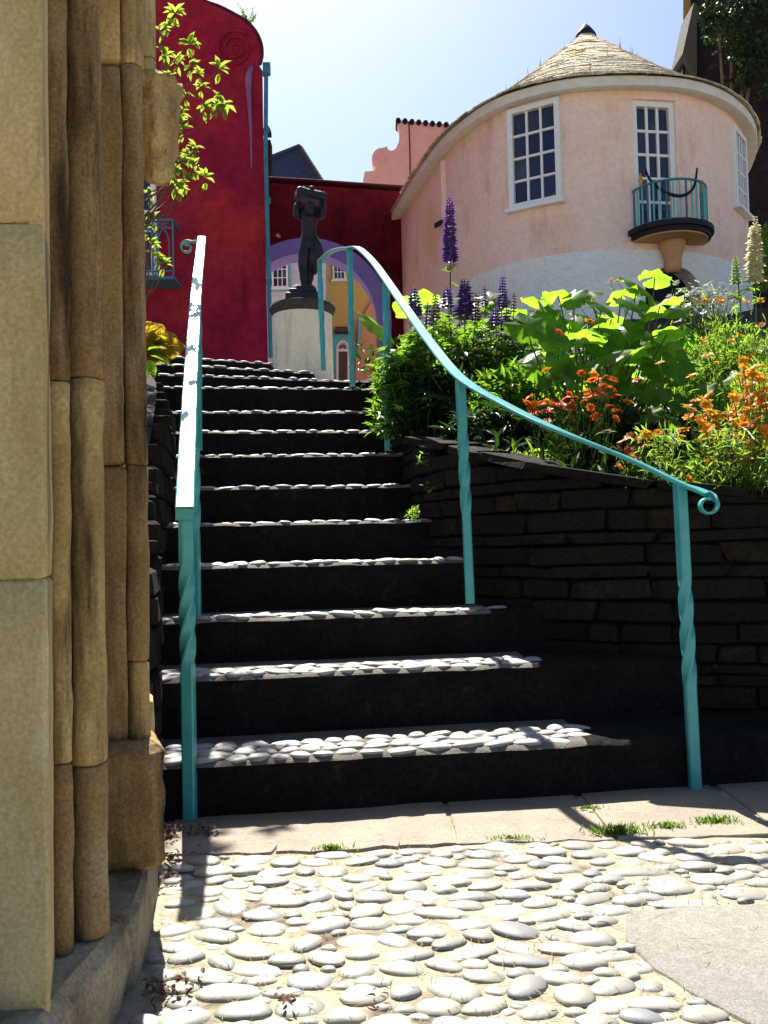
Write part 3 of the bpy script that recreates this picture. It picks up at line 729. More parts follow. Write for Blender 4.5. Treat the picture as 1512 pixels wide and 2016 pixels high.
mb = MB(); mb.bar([pts[0] + (pts[0] - pts[1]).normalized() * .006] + pts, .054, .018); mb.build('top_rail', M['teal'], lr, smooth=True, sharp=35)
cs = P(368, 487, 6.02)
sp = [P(393, 474, 6.0), P(381, 476, 6.01)] + spiral(cs, .044, .018, 1.35, 1.15, ex, ez, 26)
sp = smooth(sp, 2)
mb = MB(); mb.bar(sp, .034, .009, [(p - cs).normalized() for p in sp]); mb.build('scroll', M['teal'], lr, smooth=True, sharp=35)
post(lr, P(374, 1614, 2.69), P(366, 1012, 2.69), turns=1.7, t0=.50, t1=.84, rot=.72, sz=.034)
post(lr, P(386, 1212, 3.50), P(380, 758, 3.50), turns=1.6, t0=.35, t1=.8, rot=.75, sz=.032)
post(lr, P(391, 886, 4.86), P(389, 560, 4.86), turns=1.6, t0=.35, t1=.8, rot=.75, sz=.032)

# ================================================================== red house
random.seed(31)
YR = 14.0
rh = empty('red_house', P(430, 700, YR), 'crimson rendered house with curled gable shoulder on the left', 'house')
out = [(150, -420), (330, -60), (392, -2), (435, 17), (478, 40), (494, 54), (505, 70), (512, 90), (513, 110), (509, 126), (517, 140), (519, 300), (523, 500), (528, 720), (100, 720)]
mb = MB(); mb.slab([P(x, y, YR) for x, y in out][::-1], V(-1.2, 6, 0)); wl_ = mb.build('wall', M['red'], rh); fixn(wl_)
edge = smooth([P(x, y, YR + .1) for x, y in out[1:10]], 6)
mb = MB(); mb.bar(edge, .34, .05, [V(.2, 0, 1)] * len(edge)); 
cop = MB(); 
for a, b in zip(edge, edge[1:]):
    pass
cop.tube(edge, .05, 8); cop.build('coping', M['redtrim'], rh, smooth=True)
# spiral relief on the shoulder
cs = P(462, 96, YR - .02); sp = spiral(cs, .30, .03, .9, 2.6, V(1, 0, 0), V(0, 0, 1), 70)
mb = MB(); mb.tube(sp, [lerp(.028, .012, k / 70) for k in range(71)], 6); mb.build('scroll_relief', M['red'], rh, smooth=True)
ct = smooth([P(496, 132, YR - .01), P(490, 148, YR - .03), P(489, 170, YR - .03), P(491, 205, YR - .03), P(494, 260, YR - .01), P(495, 330, YR)], 6)
mb = MB(); mb.tube(ct, [lerp(.03, .066, min(1, k / 8)) * (1 - k / len(ct)) ** .9 + .006 for k in range(len(ct))], 8); mb.build('console', M['mauve'], rh, smooth=True)
# downpipe on the corner
dp = [P(524, 140, YR - .12), P(523, 300, YR - .12), P(528, 500, YR - .12), P(533, 705, YR - .12)]
mb = MB(); mb.tube(dp, .033, 8)
for t in (150, 260, 400, 560): 
    c = P(lerp(523, 532, (t - 140) / 560), t, YR - .12); mb.tube([c, c + V(0, 0, .08)], .046, 8)
mb.box(P(525, 136, YR - .12), (.11, .11, .16)); mb.build('downpipe', M['bluepipe'], rh)
# window and its balcony
def window(root, A, B, z0, z1, nx, ny, name='window', fw=.07, mw=.025, depth=.08, sill=True, frame=None, arch=None, nrm=None):
    """A,B: plan points left/right of the frame; parts: frame mesh with muntin and pane children"""
    A = V(A.x, A.y, 0); B = V(B.x, B.y, 0); T = (B - A).normalized(); Nn = V(T.y, -T.x, 0); Wd = (B - A).length
    Rm = Matrix((T, -Nn, V(0, 0, 1))).transposed()
    frame = frame or M['white']
    def pt(a, d, z): return A + T * a + Nn * d + V(0, 0, z)
    mb = MB(); H = z1 - z0
    for a0, a1, b0, b1 in ((0, fw, 0, H), (Wd - fw, Wd, 0, H), (fw, Wd - fw, 0, fw), (fw, Wd - fw, H - fw, H)):
        mb.box(pt((a0 + a1) / 2, 0, z0 + (b0 + b1) / 2), (a1 - a0, depth, b1 - b0), Rm)
    if sill: mb.box(pt(Wd / 2, .03, z0 - .025), (Wd + .10, depth + .08, .05), Rm)
    fo = mb.build(name, frame, root)
    iw = Wd - 2 * fw; ih = H - 2 * fw
    for i in range(1, nx):
        m2 = MB(); m2.box(pt(fw + iw * i / nx, -.003, z0 + H / 2), (mw, depth * .5, ih), Rm); m2.build('muntin', frame, fo)
    for j in range(1, ny):
        m2 = MB(); m2.box(pt(Wd / 2, -.006, z0 + fw + ih * j / ny), (iw, depth * .5, mw), Rm); m2.build('muntin', frame, fo)
    for i in range(nx):
        for j in range(ny):
            m2 = MB(); tl = random.uniform(-.012, .012)
            c = pt(fw + iw * (i + .5) / nx, -.015, z0 + fw + ih * (j + .5) / ny)
            m2.box(c, (iw / nx - mw * .6, .008, ih / ny - mw * .6), Rm @ Matrix.Rotation(tl, 3, 'Z') @ Matrix.Rotation(random.uniform(-.01, .01), 3, 'X')); m2.build('pane', M['glass'], fo)
    return fo
a = P(250, 500, YR - .03); b = P(309, 500, YR - .03)
window(rh, a, b, P(280, 545, YR).z, P(280, 330, YR).z, 2, 5, fw=.08, mw=.03, sill=False)
bal = MB(); x0 = P(240, 500, YR - .5).x; x1 = P(341, 500, YR - .5).x; zt = P(300, 434, YR - .5).z; zb = P(300, 548, YR - .5).z
yb = YR - .5
bal.box(((x0 + x1) / 2, yb, zt), (x1 - x0, .035, .035)); bal.box(((x0 + x1) / 2, yb, zb), (x1 - x0, .035, .045)); bal.box(((x0 + x1) / 2, yb, lerp(zb, zt, .86)), (x1 - x0, .02, .02)); bal.box(((x0 + x1) / 2, yb, lerp(zb, zt, .12)), (x1 - x0, .02, .02))
bo = bal.build('balcony', M['bluepipe'], rh)
for zz in (zt, zb):
    sd = MB(); sd.box((x1, YR - .25, zz), (.035, .5, .035)); sd.build('side_rail', M['bluepipe'], bo)
sd = MB(); sd.box(((x0 + x1) / 2, YR - .25, zb - .01), (x1 - x0, .5, .02)); sd.build('floor', M['bluepipe'], bo)
for xx in (x1, x1 - .22, x1 - .30, x0 + .05, x0 + .2):
    q = MB(); q.box((xx, yb, (zt + zb) / 2), (.022, .022, zt - zb)); q.build('baluster', M['bluepipe'], bo)
for k in range(3):
    cx = x1 - .14 - k * .19; zc = lerp(zb, zt, .5); hh = (zt - zb) * .34
    q = MB(); q.tube([V(cx + .085 * cos(t * pi / 12), yb, zc + hh * sin(t * pi / 12)) for t in range(25)], .009, 5, False)
    q.tube([V(cx - .09, yb, zt - .02), V(cx + .09, yb, zt - .12)], .008, 5); q.tube([V(cx + .09, yb, zt - .02), V(cx - .09, yb, zt - .12)], .008, 5); q.build('ornament', M['bluepipe'], bo)

# ================================================================== arch wall with violet archway
YA = 19.6
aw = empty('arch_wall', P(640, 740, YA), 'dark crimson wall pierced by a violet archway behind the statue', 'wall')
def pa(x, y, d=0): return P(x, y, YA + d)
ac = (604, 635); ri = 140; ro_ = 167
arc_i = [(ac[0] + ri * cos(t), ac[1] - ri * sin(t)) for t in [pi * k / 28 for k in range(29)]]
outer = [(470, 358), (527, 360), (600, 364), (700, 371), (775, 376), (900, 382)]
poly = outer + [(900, 760), (ac[0] + ri, 760)] + arc_i + [(ac[0] - ri, 760), (ac[0] - ri - 25, 760), (ac[0] - ri - 25, 400)]
def strip_wall(mb, lo, hi, y0, off):
    """wall as vertical quads between lo(x) and hi(x) pixel curves"""
mb = MB()
xs = sorted(set([470, 527, 600, 700, 775, 900] + [round(q[0], 3) for q in arc_i]))
def hiy(x): return interp(outer, x)
def loy(x):
    if abs(x - ac[0]) >= ri: return 760
    return ac[1] - sqrt(max(0, ri * ri - (x - ac[0]) ** 2))
TH = V(0, .55, 0)
def wallcell(x0, x1, l0, l1, h0, h1):
    f = [pa(x0, l0), pa(x1, l1), pa(x1, h1), pa(x0, h0)]; mb.slab(f, TH)
for x0, x1 in zip(xs, xs[1:]):
    m_ = (x0 + x1) / 2
    inside = abs(m_ - ac[0]) < ri
    wallcell(x0, x1, loy(x0) if inside else 760, loy(x1) if inside else 760, hiy(x0), hiy(x1))
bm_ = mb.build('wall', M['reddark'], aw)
b2 = bmesh.new(); b2.from_mesh(bm_.data); bmesh.ops.remove_doubles(b2, verts=b2.verts, dist=.0005)
seen = {}
for f in b2.faces:
    k = tuple(sorted(v.index for v in f.verts)); seen.setdefault(k, []).append(f)
bmesh.ops.delete(b2, geom=[f for fs in seen.values() if len(fs) > 1 for f in fs], context='FACES_ONLY'); b2.to_mesh(bm_.data); b2.free()
mb = MB(); full = [(ac[0] + ri, 758)] + arc_i + [(ac[0] - ri, 758)]
for (x0, y0), (x1, y1) in zip(full, full[1:]):
    def rad(x, y):
        if y > ac[1]: return (ac[0] + (ro_ - 2 if x > ac[0] else -ro_ + 2), y)
        t = atan2(ac[1] - y, x - ac[0]); return (ac[0] + ro_ * cos(t), ac[1] - ro_ * sin(t))
    # slightly smaller radius than the opening so the soffit is painted too
    s_ = .985
    def inn(x, y): return (ac[0] + (x - ac[0]) * s_, ac[1] + (y - ac[1]) * s_ if y < ac[1] else y)
    a0, a1 = inn(x0, y0), inn(x1, y1); c0, c1 = rad(x0, y0), rad(x1, y1)
    mb.slab([pa(*a0, -.03), pa(*a1, -.03), pa(*c1, -.03), pa(*c0, -.03)], V(0, .029, 0))
    A_, B_ = pa(*a0, -.03), pa(*a1, -.03); mb.slab([A_, B_, B_ + V(0, .60, 0), A_ + V(0, .60, 0)], (pa(ac[0], ac[1], -.03) - (A_ + B_) / 2).normalized() * .004)
arch = mb.build('arch_surround', M['purple'], aw)
mb = MB(); pth = [pa(x, y, .27) for x, y in outer]; mb.bar(pth, .62, .05); mb.build('coping', M['redtrim'], aw)
mb = MB()
for k in range(5): mb.box(pa(548 + random.uniform(-4, 4), 464 + random.uniform(-2, 2), -.01), (.04, .03, .03), None, .008)
mb.build('plaster_scar', M['pink2'], aw)

# ================================================================== houses beyond the arch
YB = 27.0
ch = empty('clapboard_house', P(570, 740, YB), 'white clapboard house with turquoise window frame seen through the arch', 'house')
mb = MB(); mb.slab([P(470, 800, YB), P(640, 800, YB), P(640, 440, YB), P(470, 440, YB)], V(0, 6, 0)); fixn(mb.build('wall', M['board'], ch))
py = 772
while py > 470:
    a = P(470, py, YB - .03); b = P(641, py + 2, YB - .03); c = P(641, py - 14, YB - .005); d = P(470, py - 16, YB - .005)
    mb = MB(); mb.slab([a, b, c, d], V(0, .03, 0)); fixn(mb.build('board', M['board'], ch)); py -= 16
wo = window(ch, P(535, 540, YB - .10), P(567, 540, YB - .10), P(550, 569, YB).z, P(550, 512, YB).z, 3, 3, fw=.05, mw=.022)
mb = MB(); A = P(529, 540, YB - .07); B = P(572, 540, YB - .07); zz0 = P(550, 574, YB).z; zz1 = P(550, 506, YB).z
for bx in ((A.x, A.x + .06, zz0, zz1), (B.x - .06, B.x, zz0, zz1), (A.x + .06, B.x - .06, zz0, zz0 + .05), (A.x + .06, B.x - .06, zz1 - .05, zz1)):
    mb.box(((bx[0] + bx[1]) / 2, YB - .06, (bx[2] + bx[3]) / 2), (bx[1] - bx[0], .06, bx[3] - bx[2]))
mb.build('window_surround', M['turq'], ch)
yh_ = empty('yellow_house', P(690, 740, YB + 1), 'yellow house with small white window and arched door seen through the arch', 'house')
YY = YB + 1
mb = MB(); mb.slab([P(632, 800, YY), P(790, 800, YY), P(790, 560, YY), P(790, 440, YY), P(632, 440, YY)], V(0, 6, 0)); fixn(mb.build('wall', M['yellow'], yh_))
mb = MB(); mb.slab([P(740, 800, YY - .2), P(790, 800, YY - .2), P(790, 560, YY - .2), P(740, 575, YY - .2)], V(0, .19, 0)); mb.slab([P(699, 800, YY - .19), P(745, 800, YY - .19), P(745, 570, YY - .19), P(712, 628, YY - .19), P(701, 690, YY - .19)], V(0, .17, 0)); fixn(mb.build('apricot_wall', M['orange_r'], yh_))
window(yh_, P(655, 540, YY - .06), P(681, 540, YY - .06), P(668, 553, YY).z, P(668, 520, YY).z, 3, 2, fw=.05, mw=.02)
mb = MB(); mb.slab([P(655, 800, YY - .03), P(697, 800, YY - .03), P(697, 652, YY - .03), P(655, 652, YY - .03)], V(0, .028, 0)); fixn(mb.build('door_surround', M['turq'], yh_))
t_ = [(675 + 13 * cos(k * pi / 12), 688 - 18 * sin(k * pi / 12)) for k in range(13)]
mb = MB(); mb.slab([P(x, y, YY - .07) for x, y in ([(688, 800)] + t_ + [(662, 800)])], V(0, .035, 0)); fixn(mb.build('door_frame', M['white'], yh_))
mb = MB(); mb.slab([P(x, y, YY - .09) for x, y in [(684, 800), (684, 692), (667, 692), (667, 800)]], V(0, .018, 0)); dd = fixn(mb.build('door', M['bark'], yh_))
mb = MB()
for k in range(7):
    a = pi * (k + .5) / 7; mb.tube([P(675 + 3 * cos(a), 687 - 3 * sin(a), YY - .085), P(675 + 10 * cos(a), 687 - 13 * sin(a), YY - .085)], .012, 5)
mb.tube([P(675 + 6 * cos(k * pi / 10), 687 - 8 * sin(k * pi / 10), YY - .085) for k in range(11)], .012, 5); mb.build('fanlight', M['bark'], yh_)
mb = MB(); mb.slab([P(658, 652, YY - .4), P(694, 652, YY - .4), P(692, 643, YY - .3), P(660, 643, YY - .3)], V(0, .38, 0)); fixn(mb.build('porch_canopy', M['litter'], yh_))
mb = MB(); mb.tube([P(708, 620, YY - .28), P(706, 700, YY - .28)], .04, 6); mb.build('downpipe', M['turq'], yh_)

# slate roofed house
sh_ = empty('slate_roofed_house', P(580, 740, 30), 'distant house with blue slate roof above the arch wall', 'house')
Y0 = 30
A, B, Cc, D = P(500, 325, Y0 + .85), P(591, 289, Y0 + .85), P(652, 385, Y0), P(480, 385, Y0)
mb = MB(); mb.slab([D, Cc, B, A], V(0, .05, -.12)); ro = fixn(mb.build('roof', M['slate'], sh_))
sl_ = MB()
for j in range(22):
    t = j / 22
    L0 = D.lerp(A, t); R0 = Cc.lerp(B, t); L1 = D.lerp(A, t + .05); R1 = Cc.lerp(B, t + .05); n_ = int((R0 - L0).length / .24)
    for k in range(n_):
        a = L0.lerp(R0, (k + .03 + (.5 if j % 2 else 0) / 1) / (n_ + .5)); b = L0.lerp(R0, (k + .97 + (.5 if j % 2 else 0)) / (n_ + .5)); u = (L1 - L0)
        up = V(0, -.03, .03) * random.uniform(.6, 1.4)
        sl_.slab([a + up, b + up, b + u + up * .2, a + u + up * .2], V(0, .01, -.02))
tag(sl_.build('slates', M['slate'], ro), kind='stuff')
mb = MB(); mb.beam(A + V(0, 0, .02), B + V(0, 0, .02), .2, .10); mb.build('ridge', M['slate'], sh_); mb = MB(); mb.beam(B, Cc, .10, .12); mb.build('verge', M['joint'], sh_)
mb = MB(); mb.slab([P(490, 384, Y0 + .3), P(640, 384, Y0 + .3), P(640, 780, Y0 + .3), P(490, 780, Y0 + .3)], V(0, 3, 0)); fixn(mb.build('wall', M['board'], sh_))
# chimney stack peeping beside the downpipe
chm = MB(); chm.box(P(527, 300, 24) - V(.03, 0, .3), (.26, .4, 1.1)); chm.box(P(526, 262, 24), (.2, .3, .12)); o = chm.build('chimney_stack', M['brick']); tag(o, 'dark chimney stack peeping out beside the blue downpipe', 'chimney')

# rose scrolled gable
YG = 30.7
gh = empty('scrolled_gable_house', P(800, 740, YG), 'rose pink house with scrolled baroque gable and tiled top behind the arch wall', 'house')
cc = [(751 + 19 * cos(a), 313 - 22 * sin(a)) for a in [radians(t) for t in range(235, 70, -15)]]
pts2 = [(690, 780), (712, 371), (718, 338), (736, 336)] + cc + [(762, 288), (764, 294), (771, 297), (779, 293), (785, 280), (787, 262), (785, 248), (779, 236), (900, 246), (1000, 250), (1000, 780)]
mb = MB(); mb.slab([P(x, y, YG) for x, y in pts2][::-1], V(0, .5, 0)); fixn(mb.build('gable_wall', M['pink2'], gh))
sp = spiral(P(752, 313, YG - .01), .24, .05, 1.2, 1.6, V(1, 0, 0), V(0, 0, 1), 40); mb = MB(); mb.tube(sp, .02, 5); mb.build('scroll_relief', M['pink2'], gh, smooth=True)
for k in range(9):
    a = P(784 + k * 13.5, 236 + k * 1.2, YG - .12); q = MB()
    q.tube([a, a + V(0, .75, .02)], .085, 8); q.build('ridge_tile', M['brick'], gh)
mb = MB(); mb.tube([P(805, 240, YG - .03), P(807, 300, YG - .03), P(808, 380, YG - .03)], .02, 6); mb.build('cable', M['redtrim'], gh)

# ================================================================== round pink house
random.seed(44)
YN = 14.0
HE = P(1240, 149, YN).z
epx = [(768, 423), (810, 353), (861, 282), (916, 232), (977, 194), (1052, 169), (1128, 154), (1204, 149), (1279, 149), (1355, 156), (1420, 176), (1465, 208), (1488, 245), (1491, 282)]
ep = [PZ(x, y, HE) for x, y in epx]
R_, L_ = ep[-1], ep[0]
back = [V(R_.x + .25, R_.y + 1.8, HE), V(R_.x - .6, R_.y + 4.2, HE), V(R_.x - 2.4, R_.y + 5.6, HE), V(L_.x + 1.4, L_.y + 1.6, HE), V(L_.x + .2, L_.y + .9, HE)]
eave = smooth(ep, 6) [:-1] + smooth([ep[-1]] + back + [ep[0]], 6)[:-1]
eave = resample(eave + [eave[0]], 220)[:-1]
NE = len(eave)
def offs(pts, d):
    out = []; n = len(pts)
    for i in range(n):
        t = (pts[(i + 1) % n] - pts[i - 1]).normalized(); out.append(pts[i] + V(-t.y, t.x, 0) * d)
    return out
wallp = offs(eave, .20)
ph = empty('round_pink_house', V(3, 17, 3.5), 'peach pink oval house with conical stone-tiled roof on the right', 'house')
HW = 4.86  # bottom of the pink render
HW = P(1250, 497, wallp[60].y if 0 else YN + .3).z
def ringwall(name, ring, z0, z1, th, mt, parent):
    inn = offs(ring, th); n = len(ring); mb = MB()
    nz = max(1, int((z1 - z0) / .5))
    rows_ = [(ring, z0 + (z1 - z0) * k / nz) for k in range(nz + 1)] + [(inn, z1 - (z1 - z0) * k / nz) for k in range(nz + 1)]
    for r, z in rows_:
        for p in r: mb.v.append((p.x, p.y, z))
    m = len(rows_)
    for j in range(m):
        for i in range(n):
            a = j * n + i; b = j * n + (i + 1) % n; c = ((j + 1) % m) * n + (i + 1) % n; d = ((j + 1) % m) * n + i
            mb.f.append((a, b, c, d)); mb.mi.append(0)
    return fixn(mb.build(name, mt, parent))
def hitwall(px, py, ring=wallp):
    d = ray(px, py); best = None
    for i in range(len(ring)):
        a = ring[i]; b = ring[(i + 1) % len(ring)]
        # solve CAM + d*t on segment
        ex_, ey_ = b.x - a.x, b.y - a.y; den = d.x * ey_ - d.y * ex_
        if abs(den) < 1e-9: continue
        t = (a.x * ey_ - a.y * ex_) / den
        u = (a.x * d.y - a.y * d.x) / den
        u = ((d.x * t - a.x) * ex_ + (d.y * t - a.y) * ey_) / (ex_ ** 2 + ey_ ** 2)
        if 0 <= u <= 1 and t > 0 and (best is None or t < best[0]): best = (t, CAM + d * t, (b - a).normalized())
    if best is None: return hitwall(px - 1, py, ring)
    return best[1], best[2]
wall_pink = ringwall('wall', wallp, HW, HE - .02, .28, M['pink'], ph)
wall_white = ringwall('lower_wall', offs(wallp, -.03), 3.2, HW, .31, M['whitewash'], ph)
cutters = []
def cutbox(A, B, z0, z1, dep=.9, name='c', prof=None):
    A = V(A.x, A.y, 0); B = V(B.x, B.y, 0); T = (B - A).normalized(); Nn = V(T.y, -T.x, 0); mb = MB()
    if prof: pts_ = [A + T * a + V(0, 0, z) for a, z in prof]
    else: pts_ = [A + V(0, 0, z0), B + V(0, 0, z0), B + V(0, 0, z1), A + V(0, 0, z1)]
    mb.slab([p + Nn * .5 for p in pts_], -Nn * (dep + .5)); o = fixn(mb.build(name, M['dark'])); return o
def boolean(o, cs_):
    for c in cs_:
        m = o.modifiers.new('b', 'BOOLEAN'); m.operation = 'DIFFERENCE'; m.object = c; m.solver = 'EXACT'
    dg = bpy.context.evaluated_depsgraph_get(); me = bpy.data.meshes.new_from_object(o.evaluated_get(dg)); o.modifiers.clear(); o.data = me
    for c in cs_: bpy.data.objects.remove(c)
def chord(px0, px1, py0, py1):
    a, ta = hitwall(px0, (py0 + py1) / 2); b, tb = hitwall(px1, (py0 + py1) / 2)
    pm = (px0 + px1) / 2; m_, _ = hitwall(pm, py1); m2, _ = hitwall(pm, py0)
    return a, b, m_.z, m2.z
win = [chord(1003, 1106, 204, 405), chord(1248, 1333, 196, 452), chord(1441, 1464, 262, 412)]
boolean(wall_pink, [cutbox(a, b, z0, z1) for a, b, z0, z1 in win])
# arched dark opening low in the whitewashed wall
a, ta = hitwall(1268, 560); b, tb = hitwall(1378, 560); wd_ = (b - a).length; zt_ = hitwall(1322, 525)[0].z
prof = [(0, 3.0), (wd_, 3.0)] + [(wd_ / 2 + wd_ / 2 * cos(t), zt_ - wd_ * .42 + wd_ * .42 * sin(t)) for t in [pi * k / 14 for k in range(15)]]
boolean(wall_white, [cutbox(a, b, 0, 0, 1.2, prof=prof)])
inw = [a + V(0, .45, 0), b + V(0, .45, 0)]
mb = MB(); mb.slab([V(inw[0].x - .4, inw[0].y, 3.0), V(inw[1].x + .6, inw[1].y, 3.0), V(inw[1].x + .6, inw[1].y, zt_ + .2), V(inw[0].x - .4, inw[0].y, zt_ + .2)], V(0, .05, 0)); mb.build('cellar_dark_panel', M['dark'], ph)  # black panel puts the darkness inside the opening into its colour
def setback(A, B, d):
    T = (V(B.x - A.x, B.y - A.y, 0)).normalized(); N2 = V(T.y, -T.x, 0); return A - N2 * d, B - N2 * d
A, B = setback(win[0][0], win[0][1], -.02); window(ph, A, B, win[0][2], win[0][3], 3, 4, fw=.085, mw=.035, depth=.12)
A, B = setback(win[1][0], win[1][1], .10); window(ph, A, B, win[1][2], win[1][3], 3, 5, 'french_window', fw=.09, mw=.04, depth=.12, sill=False)
A, B = setback(win[2][0], win[2][1], -.02); window(ph, A, B, win[2][2], win[2][3], 4, 4, fw=.07, mw=.035, depth=.10)
# no bulb or lamp is built behind the balcony window
# no floor or dark filler is built behind the panes
# eave: fascia, soffit
mb = MB(); e0 = eave; ef = offs(eave, .03)
secs = [(e0, HE), (e0, HE - .15), (offs(eave, .04), HE - .165), (offs(eave, .24), HE - .13), (offs(eave, .24), HE)]
for r, z in secs:
    for p in r: mb.v.append((p.x, p.y, z))
for j in range(len(secs) - 1):
    for i in range(NE): mb.f.append((j * NE + i, (j + 1) * NE + i, (j + 1) * NE + (i + 1) % NE, j * NE + (i + 1) % NE)); mb.mi.append(0)
mb.build('eave_fascia', M['fascia'], ph, smooth=True, sharp=40)
# roof surface and tiles
APY = 17.3; AP = P(1153, 62, APY); RISE = AP.z - HE
eo = offs(eave, -.05)
def rpt(s, t):
    s = s % NE; i = int(s); p = eo[i].lerp(eo[(i + 1) % NE], s - i)
    q = p.lerp(V(AP.x, AP.y, HE), t); return V(q.x, q.y, HE + .01 + RISE * (t ** 1.12))
mb = MB(); nt_ = 12
for j in range(nt_ + 1):
    for i in range(NE): mb.v.append(tuple(rpt(i, j / nt_ * .985) - V(0, 0, .02)))
for j in range(nt_):
    for i in range(NE): mb.f.append((j * NE + i, j * NE + (i + 1) % NE, (j + 1) * NE + (i + 1) % NE, (j + 1) * NE + i)); mb.mi.append(0)
roof = fixn(mb.build('roof', M['tiles'], ph))
per = sum((eo[(i + 1) % NE] - eo[i]).length for i in range(NE))
cum = [0]
for i in range(NE): cum.append(cum[-1] + (eo[(i + 1) % NE] - eo[i]).length)
def s_of(l):
    l = l % per
    lo, hi = 0, NE
    while hi - lo > 1:
        m_ = (lo + hi) // 2
        if cum[m_] <= l: lo = m_
        else: hi = m_
    return lo + (l - cum[lo]) / max(cum[lo + 1] - cum[lo], 1e-9)
tiles = []
rowsN = 30
for j in range(rowsN):
    t = j / rowsN * .97; l = random.uniform(0, .1)
    while l < per:
        wdt = random.uniform(.15, .30); wl2 = wdt / max(1 - t, .06)
        s0, s1 = s_of(l), s_of(min(l + wl2 * .96, per - .001))
        a = rpt(s0, t); b = rpt(s1, t); mid = (a + b) / 2
        outw = V(mid.x - AP.x, mid.y - AP.y, 0)
        if outw.y < outw.length * .35 and (b - a).length > .02 and s1 > s0:
            tiles.append((a, b, rpt(s0, min(t + .055, .99)), rpt(s1, min(t + .055, .99)), j))
        l += wl2
print('roof tiles', len(tiles))
tiles.sort(key=lambda q: (q[0] - CAM).length - .0 * q[4])
def tile_geo(mb, q):
    a, b, c, d, j = q; n = (b - a).cross(c - a).normalized()
    if n.z < 0: n = -n
    k = random.uniform(.016, .032); g = (a - c).normalized() * random.uniform(-.01, .025)
    a2, b2 = a + n * k + g, b + n * k * random.uniform(.8, 1.2) + g
    th = n * -.024
    mb.slab([a2, b2, d + n * .006, c + n * .006], th)
stuff = MB(); random.seed(3)
vis = [q for q in tiles if (P(0, 0, 1) is not None)]
for k, q in enumerate(vis):
    if k < 300:
        m2 = MB(); tile_geo(m2, q); o = m2.build('tile', M['tile'], roof)
    else: tile_geo(stuff, q)
tag(stuff.build('tiles', M['tiles'], roof), kind='stuff')
mb = MB(); mb.lathe(AP + V(0, 0, -.12), [(.20, 0), (.185, .06), (.13, .14), (.075, .21), (.03, .26), (.01, .27)], 16)
mb.build('roof_cap', M['dark'], ph, smooth=True)
mb = MB()
for k in range(60):
    s_ = random.uniform(0, NE); t = random.uniform(0, .8); p = rpt(s_, t)
    if p.y > AP.y + .5: continue
    mb.blade(p, V(random.uniform(-.15, .15), 0, 1), random.uniform(.1, .3), .012, .05)
tag(mb.build('roof_weeds', M['straw'], roof), kind='stuff')
# balcony
mA, mT = hitwall(1314, 400); Nn = V(mT.y, -mT.x, 0)
if Nn.y > 0: Nn = -Nn
Tn = V(-Nn.y, Nn.x, 0)
if Tn.x < 0: Tn = -Tn
zs_ = hitwall(1314, 455)[0].z - .06
def bp(a, rx=.60, ry=.62, z=0): return mA.xy.to_3d() + Tn * (rx * cos(a)) + Nn * (ry * sin(a)) + V(0, 0, z)
semi = [pi * k / 24 for k in range(25)]
mb = MB()
for sc_, z0, z1 in ((1.12, zs_ - .05, zs_ + .03), (1.04, zs_ - .12, zs_ - .052)):
    mb.slab([bp(a, .60 * sc_, .60 * sc_, z0) for a in semi], V(0, 0, z1 - z0))
bal = fixn(mb.build('balcony', M['dark'], ph)); bal['label'] = 'half round balcony with turquoise railing'
mb = MB(); mb.slab([bp(a, .58, .58, zs_ - .145) for a in semi], V(0, 0, .024)); fixn(mb.build('soffit', M['corbelpeach'], bal))
ZR = P(1314, 352, (mA + Nn * .6).y).z
mb = MB(); mb.tube([bp(a, .57, .58, ZR) for a in semi], .020, 8); mb.build('top_rail', M['bluepipe'], bal, smooth=True)
mb = MB(); mb.tube([bp(a, .57, .58, zs_ + .06) for a in semi], .014, 6); mb.build('bottom_rail', M['bluepipe'], bal, smooth=True)
for k in range(19):
    a = pi * (k + .3) / 18.6; p = bp(a, .57, .58, 0); q = MB(); q.tube([p + V(0, 0, zs_ + .03), p + V(0, 0, ZR)], .013 if k % 3 else .017, 6); q.build('baluster', M['turq'] if k % 3 else M['bluepipe'], bal)
for a in (.12, pi - .35):
    p = bp(a, .57, .58, ZR); q = MB(); q.lathe(p, [(.02, 0), (.035, .02), (.018, .05), (.042, .09), (.035, .13), (.012, .17), (.016, .19), (.004, .22)], 10); q.build('finial', M['gold'], bal, smooth=True)
gar = smooth([bp(pi - .42, .5, .52, ZR + .28), bp(pi - .6, .5, .54, ZR + .05), bp(pi * .68, .5, .60, ZR - .20), bp(pi * .55, .5, .62, ZR - .27), bp(pi * .42, .5, .60, ZR - .12), bp(pi * .33, .5, .55, ZR + .22)], 6)
mb = MB(); mb.tube(gar, [.008 + .012 * sin(pi * k / (len(gar) - 1)) + .006 for k in range(len(gar))], 7); mb.build('garland', M['dark'], bal, smooth=True)
mb = MB(); cb = mA.xy.to_3d() + Nn * .10
mb.lathe(cb, [(.10, zs_ - .62), (.13, zs_ - .55), (.135, zs_ - .42), (.16, zs_ - .33), (.20, zs_ - .22), (.21, zs_ - .15)], 14, 1, 1); mb.build('corbel', M['corbelpeach'], bal, smooth=True)
# shallow pilaster step and drip ledge on the left of the wall
a_, _ = hitwall(873, 320); b_, _ = hitwall(864, 320)
q0, _ = hitwall(874, 330); q1, _ = hitwall(866, 440)
mb = MB(); mb.box(V(q0.x, q0.y, (q0.z + hitwall(874, 445)[0].z) / 2) + V(-.02, -.02, .1), (.09, .12, abs(q0.z - hitwall(874, 445)[0].z)), None); mb.build('pilaster', M['pink'], ph)
mb = MB(); c = hitwall(868, 442)[0]; mb.box(c + V(-.03, -.06, 0), (.20, .16, .05), Matrix.Rotation(-.5, 3, 'Y')); mb.build('drip_ledge', M['dark'], ph)

